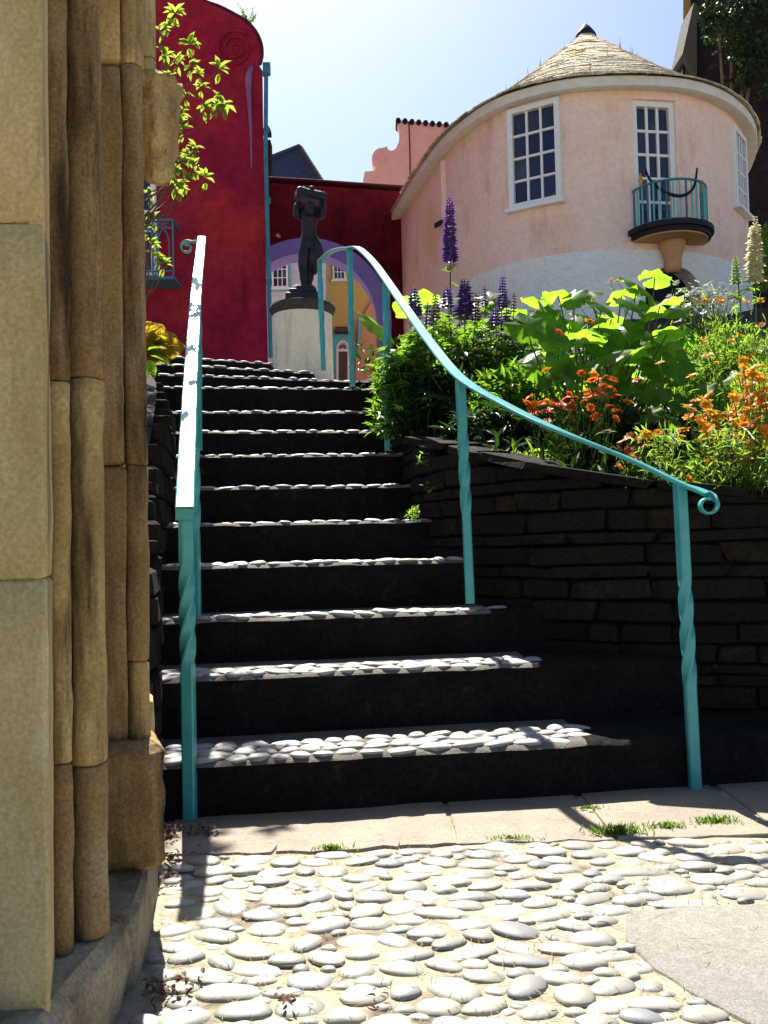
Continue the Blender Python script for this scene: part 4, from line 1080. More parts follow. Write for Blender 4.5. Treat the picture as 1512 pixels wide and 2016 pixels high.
# ================================================================== dark tower and ivy at the upper right
tw = empty('stone_tower', P(1440, 560, 24), 'dark stone tower behind the round house at the upper right', 'tower')
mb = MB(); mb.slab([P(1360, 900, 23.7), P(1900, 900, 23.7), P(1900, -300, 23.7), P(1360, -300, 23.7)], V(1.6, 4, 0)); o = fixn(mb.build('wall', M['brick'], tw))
mb = MB(); mb.slab([P(1344, 105, 23.4), P(1372, 160, 23.4), P(1372, 8, 23.4), P(1366, 5, 23.4)], V(0, 1, 0)); fixn(mb.build('buttress', M['joint'], tw))
mb = MB(); mb.slab([P(1344, 700, 23.6), P(1380, 700, 23.6), P(1380, 100, 23.6), P(1344, 100, 23.6)], V(0, 1, 0)); fixn(mb.build('lower_buttress', M['brick'], tw))
yt = MB(); yt.slab([P(1345, 40, 27), P(1364, 40, 27), P(1364, -160, 27), P(1345, -160, 27)], V(.9, 2, 0)); o = fixn(yt.build('distant_yellow_wall', M['yellow'])); tag(o, 'sliver of pale yellow wall at the top edge left of the ivy', 'wall')
iv = empty('ivy', P(1460, 200, 21.5), 'dark ivy hanging over the stone tower at the upper right', 'ivy')
mb = MB()
for (px, py, rx, rz_, n_) in ((1440, 20, .75, .8, 1500), (1490, 60, .7, .9, 1500), (1470, 130, .5, .5, 900), (1415, 60, .4, .5, 500), (1500, 160, .5, .35, 500), (1398, 20, .3, .35, 300)):
    c = P(px, py, 21.6)
    for k in range(n_):
        a = mnoise.random_unit_vector(); r = random.random() ** .4
        p = c + V(a.x * rx * r, a.y * .6 * r, a.z * rz_ * r)
        if mnoise.noise(p * 2.2) < -.12: continue
        mb.leaf(p, mnoise.random_unit_vector() + V(0, 0, -.5), mnoise.random_unit_vector() + V(0, -1, .4), random.uniform(.06, .13), random.uniform(.05, .10))
mb.build('foliage', M['lf_ivy'], iv)
mb = MB()
for (px, py) in ((1440, 20), (1490, 60), (1470, 130), (1415, 60)): mb.tube([P(1440, 320, 22.6), P(lerp(1440, px, .6), 200, 22.3), P(px, py, 21.6)], [.06, .05, .02], 6)
mb.build('stem', M['bark'], iv)
iv2 = MB()
for k in range(700):
    c = P(1508 + random.gauss(0, 8), random.uniform(440, 570), 13.5); iv2.leaf(c + V(0, random.uniform(-.2, .2), 0), mnoise.random_unit_vector(), mnoise.random_unit_vector() + V(0, -.5, .5), random.uniform(.03, .06), random.uniform(.02, .04))
io = iv2.build('shrub', M['lf_feath']); tag(io, 'small leafy shrub at the right edge beside the round house', 'shrub')

# ================================================================== pedestal and statue
YS = 9.3
pc = P(597, 700, YS); pb = plaza_h(YS) - .1
ped = empty('pedestal', V(pc.x, pc.y, pb), 'round cream pedestal with dark cap under the bronze statue', 'pedestal')
rad_ = 59 / F * YS; zt0 = P(600, 622, YS).z
mb = MB(); mb.lathe(V(pc.x, pc.y, 0), [(rad_, pb), (rad_ * .995, lerp(pb, zt0, .5)), (rad_ * .99, zt0 - .05), (rad_ * 1.0, zt0)], 40); o = mb.build('drum', M['plinth'], ped, smooth=True, sharp=40)
mb = MB(); mb.lathe(V(pc.x, pc.y, 0), [(rad_ * .97, zt0 - .01), (rad_ * 1.02, zt0), (rad_ * 1.11, zt0 + .045), (rad_ * 1.12, zt0 + .07), (rad_ * 1.06, zt0 + .10), (rad_ * .9, zt0 + .115), (rad_ * .3, zt0 + .12)], 40); mb.build('cap', M['joint'], ped, smooth=True, sharp=40)
zc = zt0 + .115
st = empty('statue', V(pc.x, pc.y, zc), 'dark bronze figure holding a block above its head on the round pedestal', 'statue')
mb = MB(); sx = P(598, 590, YS).x
mb.bbox(V(sx, pc.y, zc + .045), (.34, .34, .09), .012); mb.bbox(V(sx, pc.y, zc + .115), (.27, .27, .05), .012)
mb.lathe(V(sx, pc.y, zc + .14), [(.125, 0), (.13, .02), (.11, .045)], 20); mb.build('base', M['bronze'], st)
def skin(name, verts, edges, radii, mt, parent, sub=2, root=0):
    me = bpy.data.meshes.new(name); me.from_pydata([tuple(v) for v in verts], edges, []); o = bpy.data.objects.new(name, me); link(o)
    m = o.modifiers.new('s', 'SKIN'); m.use_smooth_shade = True
    for i, r in enumerate(radii): me.skin_vertices[0].data[i].radius = (r, r) if not isinstance(r, tuple) else r
    me.skin_vertices[0].data[root].use_root = True
    o.modifiers.new('u', 'SUBSURF').levels = sub
    dg = bpy.context.evaluated_depsgraph_get(); m2 = bpy.data.meshes.new_from_object(o.evaluated_get(dg)); bpy.data.objects.remove(o)
    m2.materials.clear(); m2.materials.append(mt); o = bpy.data.objects.new(name, m2); link(o)
    o.parent = parent; o.matrix_basis = parent_world(parent).inverted(); m2.polygons.foreach_set('use_smooth', [True] * len(m2.polygons)); return o
# joints measured in the picture plane at the statue's depth (y offset = towards/away from camera)
def J(px, py, dy=0): return P(px, py, YS + dy)
jn = [J(608, 478), J(609, 456), J(608, 436), J(609, 418), J(610, 412, -.06), J(611, 403, -.10),      # pelvis, waist, chest, neck base, neck, head
      J(592, 420), J(584, 428, -.06), J(584, 408, -.07), J(590, 397, -.02),                          # left shoulder, elbow, forearm, wrist
      J(627, 420), J(635, 426, -.05), J(637, 408, -.06), J(632, 398, -.02),
      J(602, 486), J(597, 515, -.04), J(598, 545, .02), J(599, 566, .03), J(594, 570, -.05),                      # standing leg: hip knee calf ankle foot
      J(617, 486), J(619, 508, -.05), J(611, 535, .05), J(608, 562, .08), J(612, 570, .03)]
je = [(0, 1), (1, 2), (2, 3), (3, 4), (4, 5), (3, 6), (6, 7), (7, 8), (8, 9), (3, 10), (10, 11), (11, 12), (12, 13), (0, 14), (14, 15), (15, 16), (16, 17), (17, 18), (0, 19), (19, 20), (20, 21), (21, 22), (22, 23)]
jr = [.090, .072, .096, .062, .042, .060, .054, .046, .038, .030, .054, .046, .038, .030, .078, .060, .046, .032, .026, .076, .060, .048, .034, .026]
body = skin('body', jn, je, jr, M['bronze'], st)
rough_mesh(body, .006, 30, 0, 3)
hd = MB(); hc = J(610, 407, -.13)
hd.lathe(hc, [(.012, -.085), (.040, -.07), (.043, -.035), (.046, 0), (.042, .030), (.026, .05), (.01, .056)], 14, 1, 1.15)
hd.lathe(hc + V(0, -.065, -.012), [(.004, -.014), (.012, -.008), (.007, .02)], 8)
hd = hd.build('head', M['bronze'], st, smooth=True); rough_mesh(hd, .006, 30, 0, 4)
mb = MB(); c = J(611, 392, -.01); mb.bbox(c + V(0, 0, .025), (.30, .22, .085), .014, Matrix.Rotation(radians(9), 3, 'Y') @ Matrix.Rotation(.25, 3, 'Z')); mb.bbox(c + V(-.03, 0, .085), (.16, .17, .035), .01, Matrix.Rotation(radians(-6), 3, 'Y')); bl = mb.build('carried_block', M['bronze'], st); rough_mesh(bl, .008, 18, 1, 2)
# drapery hanging from the hip, and the bearded face's beard left out
mb = MB()
dr = [J(622, 470, -.06), J(628, 495, -.06), J(625, 520, -.03), J(617, 540, 0)]
mb.tube(smooth(dr, 5), [.03, .034, .038, .04, .042, .045, .045, .044, .042, .04, .042, .045, .04, .03, .022, .014][:16], 8)
dd = mb.build('drapery', M['bronze'], st, smooth=True); rough_mesh(dd, .012, 22, 0, 1)

# ================================================================== plants
random.seed(77)
ruv = mnoise.random_unit_vector
mnoise.seed_set(9)
def foliage(mb, c, rad3, n, Ls, Ws, bias=V(0, -.2, .6), fold=.2, hollow=.3):
    for k in range(n):
        a = ruv(); r = lerp(hollow, 1, random.random() ** .5)
        p = c + V(a.x * rad3[0] * r, a.y * rad3[1] * r, a.z * rad3[2] * r)
        d = (a + ruv() * .8 + V(0, 0, .2))
        mb.leaf(p, d, bias + ruv() * .8, random.uniform(*Ls), random.uniform(*Ws), fold, random.uniform(0, .4))
def palmate(mb, p, n0, R, k=8):
    n0 = Vector(n0).normalized(); x = n0.orthogonal().normalized(); y = n0.cross(x); a0 = random.uniform(0, 6)
    for i in range(k):
        a = a0 + i * 2 * pi / k * .92; d = x * cos(a) + y * sin(a) + n0 * .25
        mb.leaf(p, d, n0, R * random.uniform(.8, 1.05), R * .22, .15, .25)
def stalk(mb, a, b, r0, r1, bend=.05, n=6):
    a = Vector(a); b = Vector(b); o = V(random.uniform(-bend, bend), random.uniform(-bend, bend), 0)
    pts_ = [a.lerp(b, k / n) + o * sin(pi * k / n) for k in range(n + 1)]; mb.tube(pts_, [lerp(r0, r1, k / n) for k in range(n + 1)], 5); return pts_
def spike(root, top, base, mt, r=.034, tipc=None, lean=0):
    """lupin flower spike: whorls of small pea flowers"""
    top = Vector(top); base = Vector(base); L = (top - base).length; mb = MB(); n = int(L / .016)
    d = (top - base).normalized(); x = d.orthogonal().normalized(); y = d.cross(x)
    for k in range(n):
        t = k / n; rr_ = 1.3 * r * (1 - t) ** .45 * random.uniform(.85, 1.1) + .004; m_ = 9 if t < .8 else 5
        for q in range(m_):
            a = q * 2 * pi / m_ + k * .7 + random.uniform(-.2, .2); o = x * cos(a) + y * sin(a)
            p = base.lerp(top, t) + o * rr_ * .35
            s_ = rr_ * random.uniform(.6, .95) * (.6 if t > .85 else 1)
            mb.leaf(p, o + d * .5, d + o * .2, s_ * 1.05, s_ * .75, .35, .3)
            mb.leaf(p, o + d * .9, -d + o, s_ * .8, s_ * .6, .3, -.2)
    return mb.build('flower_spike', mt, root)
def lupin(px, py, Y, r, n, spikes, label, fill=None, mt=None, group='lupins along the top of the bed'):
    base = P(px, py, Y); gz = garden_h(Y) if px > 600 else left_h(Y); base.z = gz
    t = empty('lupin', base, label, 'lupin', group); fm = MB(); sm_ = MB()
    hgt = r[2]
    for k in range(n):
        a = ruv(); q = random.random() ** .45; p = V(base.x, base.y, 0) + V(a.x * r[0] * q, a.y * r[1] * q, 0); p.z = gz + .04 + random.random() ** .7 * hgt * (1 - .35 * q)
        palmate(fm, p, V(random.uniform(-.5, .5), random.uniform(-.7, .3), 1), random.uniform(.045, .085))
        if k % 6 == 0: stalk(sm_, V(base.x, base.y, gz) + V(a.x, a.y, 0) * .05, p, .004, .002, .03, 4)
    for (sx, y0, y1, Ys, m_, rr_) in spikes:
        tp = P(sx, y0, Ys); bs = P(sx + random.uniform(-2, 2), y1, Ys); spike(t, tp, bs, m_, rr_)
        stalk(sm_, V(lerp(bs.x, base.x, .4), lerp(bs.y, base.y, .4), gz), bs.lerp(tp, .9), .006, .003, .015)
        for q in range(7):
            z_ = random.uniform(0, .12); palmate(fm, bs - V(0, 0, .01 + z_) + V(random.uniform(-.03, .03), random.uniform(-.03, .03), 0), V(random.uniform(-.6, .6), random.uniform(-.6, .6), .8), random.uniform(.03, .05), 7)
    fm.build('foliage', mt or M['lf_lup'], t); sm_.build('stem', M['stem'], t)
    return t
PU, BR = M['fl_pur'], M['fl_brn']
lupin(885, 700, 5.4, (.30, .22, .74), 300, [(885, 376, 516, 5.4, PU, .036), (880, 562, 606, 5.2, PU, .030), (915, 545, 622, 5.1, PU, .040), (938, 568, 632, 5.15, BR, .024)], 'lupin with the tallest purple flower spike rising above the handrail')
lupin(820, 720, 5.0, (.24, .2, .62), 240, [(815, 560, 622, 5.0, PU, .034), (857, 572, 628, 4.95, BR, .022), (842, 590, 640, 5.0, PU, .018)], 'lupin nearest the handrail with one short purple spike and a faded one')
lupin(985, 720, 5.2, (.30, .2, .68), 300, [(990, 538, 606, 5.2, PU, .024), (1012, 572, 615, 5.2, BR, .016), (975, 602, 640, 5.0, PU, .028), (954, 560, 600, 5.3, PU, .014), (998, 600, 650, 5.1, PU, .024)], 'lupin with thin purple spikes between the tallest lupin and the broad leaves')
lupin(1482, 640, 5.0, (.18, .18, .62), 90, [(1487, 422, 556, 5.0, M['fl_crm'], .038), (1448, 500, 560, 5.1, M['lf_feath'], .02)], 'lupin with a tall cream flower spike at the right edge', mt=M['lf_feath'])
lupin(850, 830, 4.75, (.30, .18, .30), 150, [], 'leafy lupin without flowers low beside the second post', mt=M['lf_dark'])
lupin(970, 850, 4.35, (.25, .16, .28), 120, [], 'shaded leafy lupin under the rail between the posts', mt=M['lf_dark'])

# dense shaded undergrowth filling the bed
ug = MB()
for k in range(5200):
    Y = random.uniform(3.5, 7.5); x0 = interp(XR, Y) + .10; X = x0 + random.random() ** 1.0 * (Y * .46 - x0 + .5)
    z = garden_h(Y) + random.random() * (.10 + .22 * min(1, (Y - 3.5) / 1.2))
    ug.leaf(V(X, Y, z), ruv() + V(0, -.2, .5), V(0, -.3, 1) + ruv() * .7, random.uniform(.04, .10), random.uniform(.015, .035), .2, .4)
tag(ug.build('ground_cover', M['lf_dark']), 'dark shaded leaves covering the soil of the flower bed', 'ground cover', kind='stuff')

# broad-leaved plants
def bigleaf_mesh(name, seed, mt, lob=7, depth=.16):
    rnd = random.Random(seed); n = 30; vs = [(0, 0, 0)]; fs = []
    for ring, rr_ in ((1, .34), (2, .70), (3, 1.0)):
        for k in range(n):
            a = -pi * .93 + 2 * pi * .93 * k / (n - 1)
            lobe = 1 - depth * (.5 - .5 * cos(a * lob)) * (rr_ ** 2) + rnd.uniform(-.03, .03) * (ring == 3)
            r = rr_ * lobe * (1 - .10 * abs(a) / pi)
            z = .16 * r * r * -1 + .10 * cos(a * lob) * rr_ ** 2 + .07 * rnd.uniform(-1, 1) * rr_ * rr_ - .10 * abs(cos(a * lob * .5)) * rr_
            vs.append((r * sin(a), r * cos(a), z))
    for k in range(n - 1):
        fs.append((0, 1 + k + 1, 1 + k))
        for q in range(2):
            a = 1 + q * n + k; fs.append((a, a + 1, a + n + 1, a + n))
    me = bpy.data.meshes.new(name); me.from_pydata(vs, [], fs); me.materials.append(mt); me.polygons.foreach_set('use_smooth', [True] * len(me.polygons)); me.update(); return me
BL = [bigleaf_mesh('broad_leaf', s_, M['lf_big'], lob) for s_, lob in ((1, 7), (2, 5), (3, 6), (4, 7), (5, 5))]
def setleaf(parent, c, size, nrm, tip, sx=1.0):
    nrm = Vector(nrm).normalized(); tip = Vector(tip); tip = (tip - nrm * tip.dot(nrm)).normalized(); x = tip.cross(nrm)
    R3 = Matrix((x * sx * size, tip * size, nrm * size)).transposed().to_4x4()
    o = bpy.data.objects.new('leaf', random.choice(BL)); link(o, parent); o.matrix_basis = parent_world(parent).inverted() @ Matrix.Translation(c) @ R3; return o
def broad(root, root_px, Y, leaves, extra=0, box=None):
    base = P(root_px[0], root_px[1], Y); base.z = garden_h(Y)
    sm_ = MB()
    for (lx, ly, Yl, s_, face) in leaves:
        c = P(lx, ly, Yl); size = s_ / F * Yl * .88
        if face == 'f': n_ = V(random.uniform(-.3, .3), -1.0, random.uniform(.3, .8))   # facing the viewer
        elif face == 'u': n_ = V(random.uniform(-.6, .6), random.uniform(-.8, .35), 1)       # held flat
        else: n_ = V(random.uniform(-.8, .8), random.uniform(-1.1, -.3), .8)
        tip = V(random.uniform(-1, 1), -.6, random.uniform(-.9, .1))
        setleaf(root, c, size, n_, tip, random.uniform(.9, 1.1))
        stalk(sm_, base + V(random.uniform(-.08, .08), random.uniform(-.05, .05), 0), c + V(0, .01, -.005), .007, .0035, .06)
    sm_.build('stem', M['stem'], root)
b1 = empty('broad_leaved_plant', P(1150, 800, 4.5), 'tall plant with big lobed bright green leaves in the middle of the bed', 'plant')
lv = [(1035, 640, 4.3, 55, 's'), (1060, 590, 4.6, 45, 'u'), (1100, 580, 4.7, 42, 'u'), (1130, 585, 4.6, 40, 's'), (1160, 575, 4.8, 40, 'u'), (1185, 600, 4.5, 44, 's'), (1225, 580, 4.7, 42, 'u'), (1255, 560, 4.7, 48, 's'), (1290, 545, 4.8, 42, 'u'),
      (1240, 595, 4.5, 40, 's'), (1300, 600, 4.5, 62, 'u'), (1275, 575, 4.7, 40, 's'), (1085, 625, 4.5, 42, 'f'), (1120, 640, 4.6, 45, 'u'), (1180, 650, 4.6, 48, 'u'), (1230, 650, 4.5, 50, 's'), (1270, 655, 4.6, 45, 'u'),
      (1310, 680, 4.4, 46, 'f'), (1335, 715, 4.3, 50, 'f'), (1300, 720, 4.4, 52, 'f'), (1240, 700, 4.4, 60, 'u'), (1190, 700, 4.3, 62, 'u'), (1150, 690, 4.5, 50, 'u'), (1095, 690, 4.5, 48, 'u'), (1060, 725, 4.4, 40, 'f'), (1085, 735, 4.35, 42, 's'),
      (1125, 745, 4.3, 38, 's'), (1180, 760, 4.3, 44, 's'), (1240, 760, 4.3, 50, 's'), (1290, 770, 4.2, 44, 's'), (1210, 730, 4.5, 50, 'u'), (1040, 700, 4.6, 34, 'u'), (1150, 620, 4.8, 38, 'u'), (1205, 625, 4.8, 36, 'u'), (1330, 610, 4.7, 36, 'u')]
for k in range(34):
    lv.append((random.uniform(1020, 1350), random.uniform(595, 780), random.uniform(4.3, 4.9), random.uniform(30, 52), random.choice('sfu')))
broad(b1, (1170, 800), 4.6, lv)
b2_ = empty('broad_leaved_plant', P(1400, 820, 4.3), 'low broad-leaved plant behind the orange flowers at the right', 'plant')
broad(b2_, (1410, 820), 4.3, [(1375, 770, 4.2, 48, 's'), (1420, 765, 4.25, 50, 'u'), (1460, 775, 4.3, 42, 's'), (1400, 800, 4.1, 42, 's'), (1340, 790, 4.2, 40, 's'), (1450, 740, 4.4, 36, 's'), (1280, 815, 4.0, 34, 's'), (1320, 830, 3.95, 30, 'f')])
b3_ = empty('broad_leaved_plant', P(790, 800, 5.6), 'plant with very large leaves reaching over the rail by the third post', 'plant')
broad(b3_, (800, 760), 5.6, [(745, 640, 5.6, 62, 's'), (815, 592, 5.7, 60, 'u'), (870, 588, 5.8, 55, 'u'), (930, 600, 5.7, 50, 'u'), (965, 590, 5.7, 50, 's'), (1010, 610, 5.5, 36, 'u'), (790, 690, 5.4, 44, 's'), (795, 740, 5.3, 34, 's'), (770, 775, 5.2, 26, 'f'), (855, 650, 5.6, 44, 's'), (760, 700, 5.6, 40, 's')])

# orange daisies / geums: heads as parts
def head_mesh(name, seed, mt, pet=8, double=True):
    rnd = random.Random(seed); mb = MB()
    for ly, (r, up) in enumerate(((1, .15), (.72, .55)) if double else ((1, .15),)):
        for k in range(pet):
            a = k * 2 * pi / pet + ly * .4 + rnd.uniform(-.15, .15); d = V(cos(a), sin(a), up + rnd.uniform(-.1, .25))
            mb.leaf((0, 0, 0), d, (0, 0, 1), r * rnd.uniform(.85, 1.1), r * .75, .1, .15)
    mb.lathe((0, 0, -.05), [(.1, 0), (.22, .08), (.18, .2), (.05, .26)], 8)
    me = bpy.data.meshes.new(name); me.from_pydata(mb.v, [], mb.f); me.materials.append(mt); me.update(); return me
HO = [head_mesh('orange_head', i, M['fl_org']) for i in range(3)] + [head_mesh('golden_head', 9, M['fl_yel'])]
HRD = [head_mesh('red_head', i + 20, M['fl_red']) for i in range(3)] + [head_mesh('orange_head', 28, M['fl_org'])]
HW_ = [head_mesh('white_head', 40, M['fl_wht'], 6, False)]
HB = [head_mesh('bud', 50, M['litter'], 5, False)]
def flowerer(name, label, root_px, Y, heads, meshes, fol, r, leafn, size=(.020, .031), group=None, hm=None, leafsz=((.03, .06), (.003, .007)), cat='flowers'):
    base = P(root_px[0], root_px[1], Y); base.z = garden_h(Y)
    t = empty(name, base, label, cat, group); sm_ = MB(); fm = MB()
    for (hx, hy, Yh) in heads:
        c = P(hx, hy, Yh); s_ = random.uniform(*size)
        n_ = (V(random.uniform(-.6, .6), random.uniform(-1, .1), random.uniform(.3, 1))).normalized()
        me = random.choice(meshes); q = n_.to_track_quat('Z', 'Y').to_matrix().to_4x4()
        o = bpy.data.objects.new('flower', me); link(o, t); o.matrix_basis = parent_world(t).inverted() @ Matrix.Translation(c) @ q @ Matrix.Diagonal((s_, s_, s_, 1))
        b0 = V(lerp(base.x, c.x, .55) + random.uniform(-.05, .05), lerp(base.y, c.y, .4), 0); b0.z = max(garden_h(b0.y), c.z - .35)
        pp = stalk(sm_, b0, c, .0022, .0014, .04)
        for k in range(5):
            p = random.choice(pp); fm.leaf(p, ruv() + V(0, 0, .4), ruv() + V(0, 0, 1), random.uniform(*leafsz[0]), random.uniform(*leafsz[1]), .1, .3)
    for k in range(leafn):
        a = ruv(); q = random.random() ** .5
        p = base + V(a.x * r[0] * q, a.y * r[1] * q, 0); p.z = garden_h(p.y) + random.random() * r[2] * (1.1 - .5 * q)
        d = ruv() + V(0, 0, .7)
        for z in range(3): fm.leaf(p + ruv() * .012, d + ruv() * .7, ruv() + V(0, 0, 1), random.uniform(*leafsz[0]), random.uniform(*leafsz[1]), .1, .3)
    sm_.build('stem', M['stem'], t); fm.build('foliage', fol, t)
    return t
def sc(cx, cy, sx, sy, n, Y0, Y1): return [(cx + random.gauss(0, sx), cy + random.gauss(0, sy), random.uniform(Y0, Y1)) for k in range(n)]
FE = M['lf_feath']
flowerer('orange_flowers', 'cluster of red-orange flowers in front of the big lobed leaves', (1150, 860), 3.95, sc(1110, 800, 38, 22, 24, 3.8, 4.1) + sc(1185, 770, 32, 24, 20, 3.8, 4.1) + [(1038, 795, 3.9), (1048, 806, 3.9), (1075, 730, 4.0), (1188, 745, 3.9), (1205, 765, 3.8), (1100, 655, 4.3), (1160, 632, 4.4)], HRD, M['lf_dark'], (.22, .15, .25), 130)
flowerer('orange_flowers', 'orange flowers hanging over the wall above the rail end', (1250, 890), 3.65, sc(1240, 880, 26, 14, 16, 3.5, 3.7) + [(1290, 855, 3.6), (1365, 812, 3.6), (1332, 852, 3.6), (1225, 870, 3.6), (1303, 910, 3.5), (1196, 850, 3.6), (1357, 945, 3.4)], HO[:2] + HRD[:1] + HB, FE, (.18, .10, .12), 60)
flowerer('orange_flowers', 'clump of bright orange flowers before the low broad leaves', (1410, 890), 3.55, sc(1400, 838, 36, 28, 52, 3.35, 3.7) + [(1355, 800, 3.6), (1370, 790, 3.6), (1395, 700, 3.9), (1300, 715, 3.8), (1363, 740, 3.7)], HO, FE, (.2, .12, .26), 110)
flowerer('orange_flowers', 'densest golden orange clump at the right edge of the bed', (1490, 890), 3.5, sc(1485, 800, 24, 40, 76, 3.3, 3.7) + sc(1480, 880, 24, 18, 20, 3.25, 3.45), HO, FE, (.2, .12, .30), 130, (.021, .032))
flowerer('orange_flowers', 'scattered orange flowers in the feathery foliage under the cream lupin', (1440, 800), 4.6, [(1388, 592, 4.6), (1418, 592, 4.6), (1497, 592, 4.5), (1440, 670, 4.5), (1455, 660, 4.5), (1385, 672, 4.5), (1480, 700, 4.4), (1410, 715, 4.4), (1500, 640, 4.4), (1202, 552, 4.9), (1215, 554, 4.9), (1162, 592, 4.6), (1135, 592, 4.7), (1345, 690, 4.4), (1500, 730, 4.3), (1470, 595, 4.6)], HO, FE, (.30, .22, .50), 330)
flowerer('orange_flowers', 'few pale orange buds on bare stalks low over the coping', (1330, 905), 3.5, sc(1310, 880, 45, 25, 12, 3.4, 3.6) + [(1395, 900, 3.4), (1385, 935, 3.35), (1460, 900, 3.4)], HB + HO[:1], FE, (.2, .08, .08), 40, (.008, .014))
flowerer('white_flowers', 'small white flowers in front of the dark arched opening', (1380, 700), 5.2, sc(1385, 585, 26, 13, 70, 5.0, 5.4) + sc(1350, 610, 20, 10, 20, 5.0, 5.3), HW_, FE, (.22, .15, .55), 220, (.016, .026))
flowerer('magenta_flowers', 'tiny magenta flowers between the broad leaf stems', (1160, 760), 5.0, sc(1145, 672, 8, 10, 12, 4.9, 5.1) + sc(1190, 665, 8, 5, 6, 4.9, 5.1), [head_mesh('magenta_head', 60, M['fl_pnk'], 5, False)], M['lf_dark'], (.15, .1, .2), 40, (.008, .013))

# feathery bush masses at the right
for (px, py, Y, r, n, lab) in ((1430, 700, 4.9, (.42, .3, .60), 2300, 'feathery green bush under the cream lupin at the right edge'), (1500, 760, 4.2, (.30, .25, .46), 1500, 'feathery bush behind the golden orange clump at the right edge'), (1350, 760, 4.7, (.24, .2, .46), 900, 'feathery stems between the broad leaves and the right bush')):
    base = P(px, py, Y); base.z = garden_h(Y); t = empty('feathery_bush', base, lab, 'bush'); fm = MB(); sm_ = MB()
    for k in range(n):
        a = ruv(); q = random.random() ** .5; p = base + V(a.x * r[0] * q, a.y * r[1] * q, 0); p.z = base.z + random.random() ** .8 * r[2] * (1.15 - .45 * q)
        d = V(random.uniform(-.5, .5), random.uniform(-.5, .3), 1)
        for z in range(4): fm.leaf(p + V(0, 0, -.012 * z), d + ruv() * .9, ruv() + V(0, 0, 1), random.uniform(.025, .055), random.uniform(.004, .009), .1, .3)
        if k % 9 == 0: stalk(sm_, base + V(a.x * .08, a.y * .08, 0), p, .0035, .0015, .04, 4)
    fm.build('foliage', FE, t); sm_.build('stem', M['stem'], t)

# straggling stems spilling over the wall at the right
for (px, py, Y, n, lab) in ((1300, 905, 3.45, 26, 'straggling green stems hanging over the wall right of the rail end'), (1430, 900, 3.32, 34, 'straggling green stems spilling over the wall below the orange clump'), (1500, 910, 3.28, 30, 'straggling stems hanging at the right edge of the wall')):
    base = P(px, py, Y + .12); t = empty('trailing_plant', base, lab, 'plant', 'plants spilling over the wall'); fm = MB(); sm_ = MB()
    for k in range(n):
        e_ = P(px + random.gauss(0, 34), py + random.uniform(-40, 55), Y - random.uniform(.02, .16)); m0 = base.lerp(e_, .5) + V(0, 0, random.uniform(.02, .08))
        pp = smooth([base + V(random.uniform(-.06, .06), 0, 0), m0, e_], 5); sm_.tube(pp, .0016, 4)
        for q in range(9): fm.leaf(random.choice(pp[3:]), ruv() + V(0, 0, .2), ruv() + V(0, 0, 1), random.uniform(.02, .05), random.uniform(.004, .008), .1, .3)
    fm.build('foliage', FE, t); sm_.build('stem', M['stem'], t)
# mid-height leafy filler behind the rail (glossy lance leaves catching the sun)
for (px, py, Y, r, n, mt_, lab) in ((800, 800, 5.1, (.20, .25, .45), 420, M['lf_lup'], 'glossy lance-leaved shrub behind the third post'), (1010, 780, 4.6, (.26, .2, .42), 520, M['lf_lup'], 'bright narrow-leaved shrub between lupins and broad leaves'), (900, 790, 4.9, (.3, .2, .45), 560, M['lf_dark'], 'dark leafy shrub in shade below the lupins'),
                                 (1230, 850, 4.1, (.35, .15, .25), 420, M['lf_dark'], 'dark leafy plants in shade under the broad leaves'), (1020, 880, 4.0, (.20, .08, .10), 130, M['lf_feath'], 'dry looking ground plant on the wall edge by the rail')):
    base = P(px, py, Y); base.z = garden_h(Y); t = empty('leafy_shrub', base, lab, 'shrub'); fm = MB(); sm_ = MB()
    for k in range(n):
        a = ruv(); q = random.random() ** .5; p = base + V(a.x * r[0] * q, a.y * r[1] * q, 0); p.z = base.z + .03 + random.random() * r[2] * (1.15 - .45 * q)
        for z in range(3): fm.leaf(p + ruv() * .02, ruv() + V(0, 0, .5), ruv() * .6 + V(0, -.2, 1), random.uniform(.05, .09), random.uniform(.012, .022), .2, .3)
        if k % 12 == 0: stalk(sm_, base + V(a.x * .06, a.y * .06, 0), p, .005, .002, .04, 4)
    fm.build('foliage', mt_, t); sm_.build('stem', M['stem'], t)

# ---------------- rhododendron branches before the red house
rd = empty('rhododendron', V(-1.6, 4.7, 1.6), 'yellow-green rhododendron branches reaching over the left rail from behind the doorway', 'shrub')
YRD = 5.35
tw_ = MB(); lf = MB()
ros = [(345, 25, .9), (330, 48, .8), (372, 85, .9), (325, 110, .9), (350, 120, .8), (380, 88, .7), (375, 130, .8), (392, 145, .8), (432, 135, 1.0), (440, 205, 1.2), (400, 210, .9), (425, 205, 1.0), (365, 185, .7), (355, 225, .8), (350, 240, .8), (360, 255, .9), (385, 290, .8), (372, 305, .9),
       (350, 320, .9), (382, 328, .9), (405, 350, .9), (345, 360, 1.1), (365, 355, 1.0), (352, 372, .9), (330, 335, .9), (295, 385, .8), (300, 430, .8), (298, 480, .8), (322, 520, .9), (290, 450, .7), (318, 60, .8), (335, 150, .7), (340, 330, .9), (395, 170, .7), (312, 505, .7)]
hub = [P(270, 560, YRD), P(268, 300, YRD), P(285, 130, YRD)]
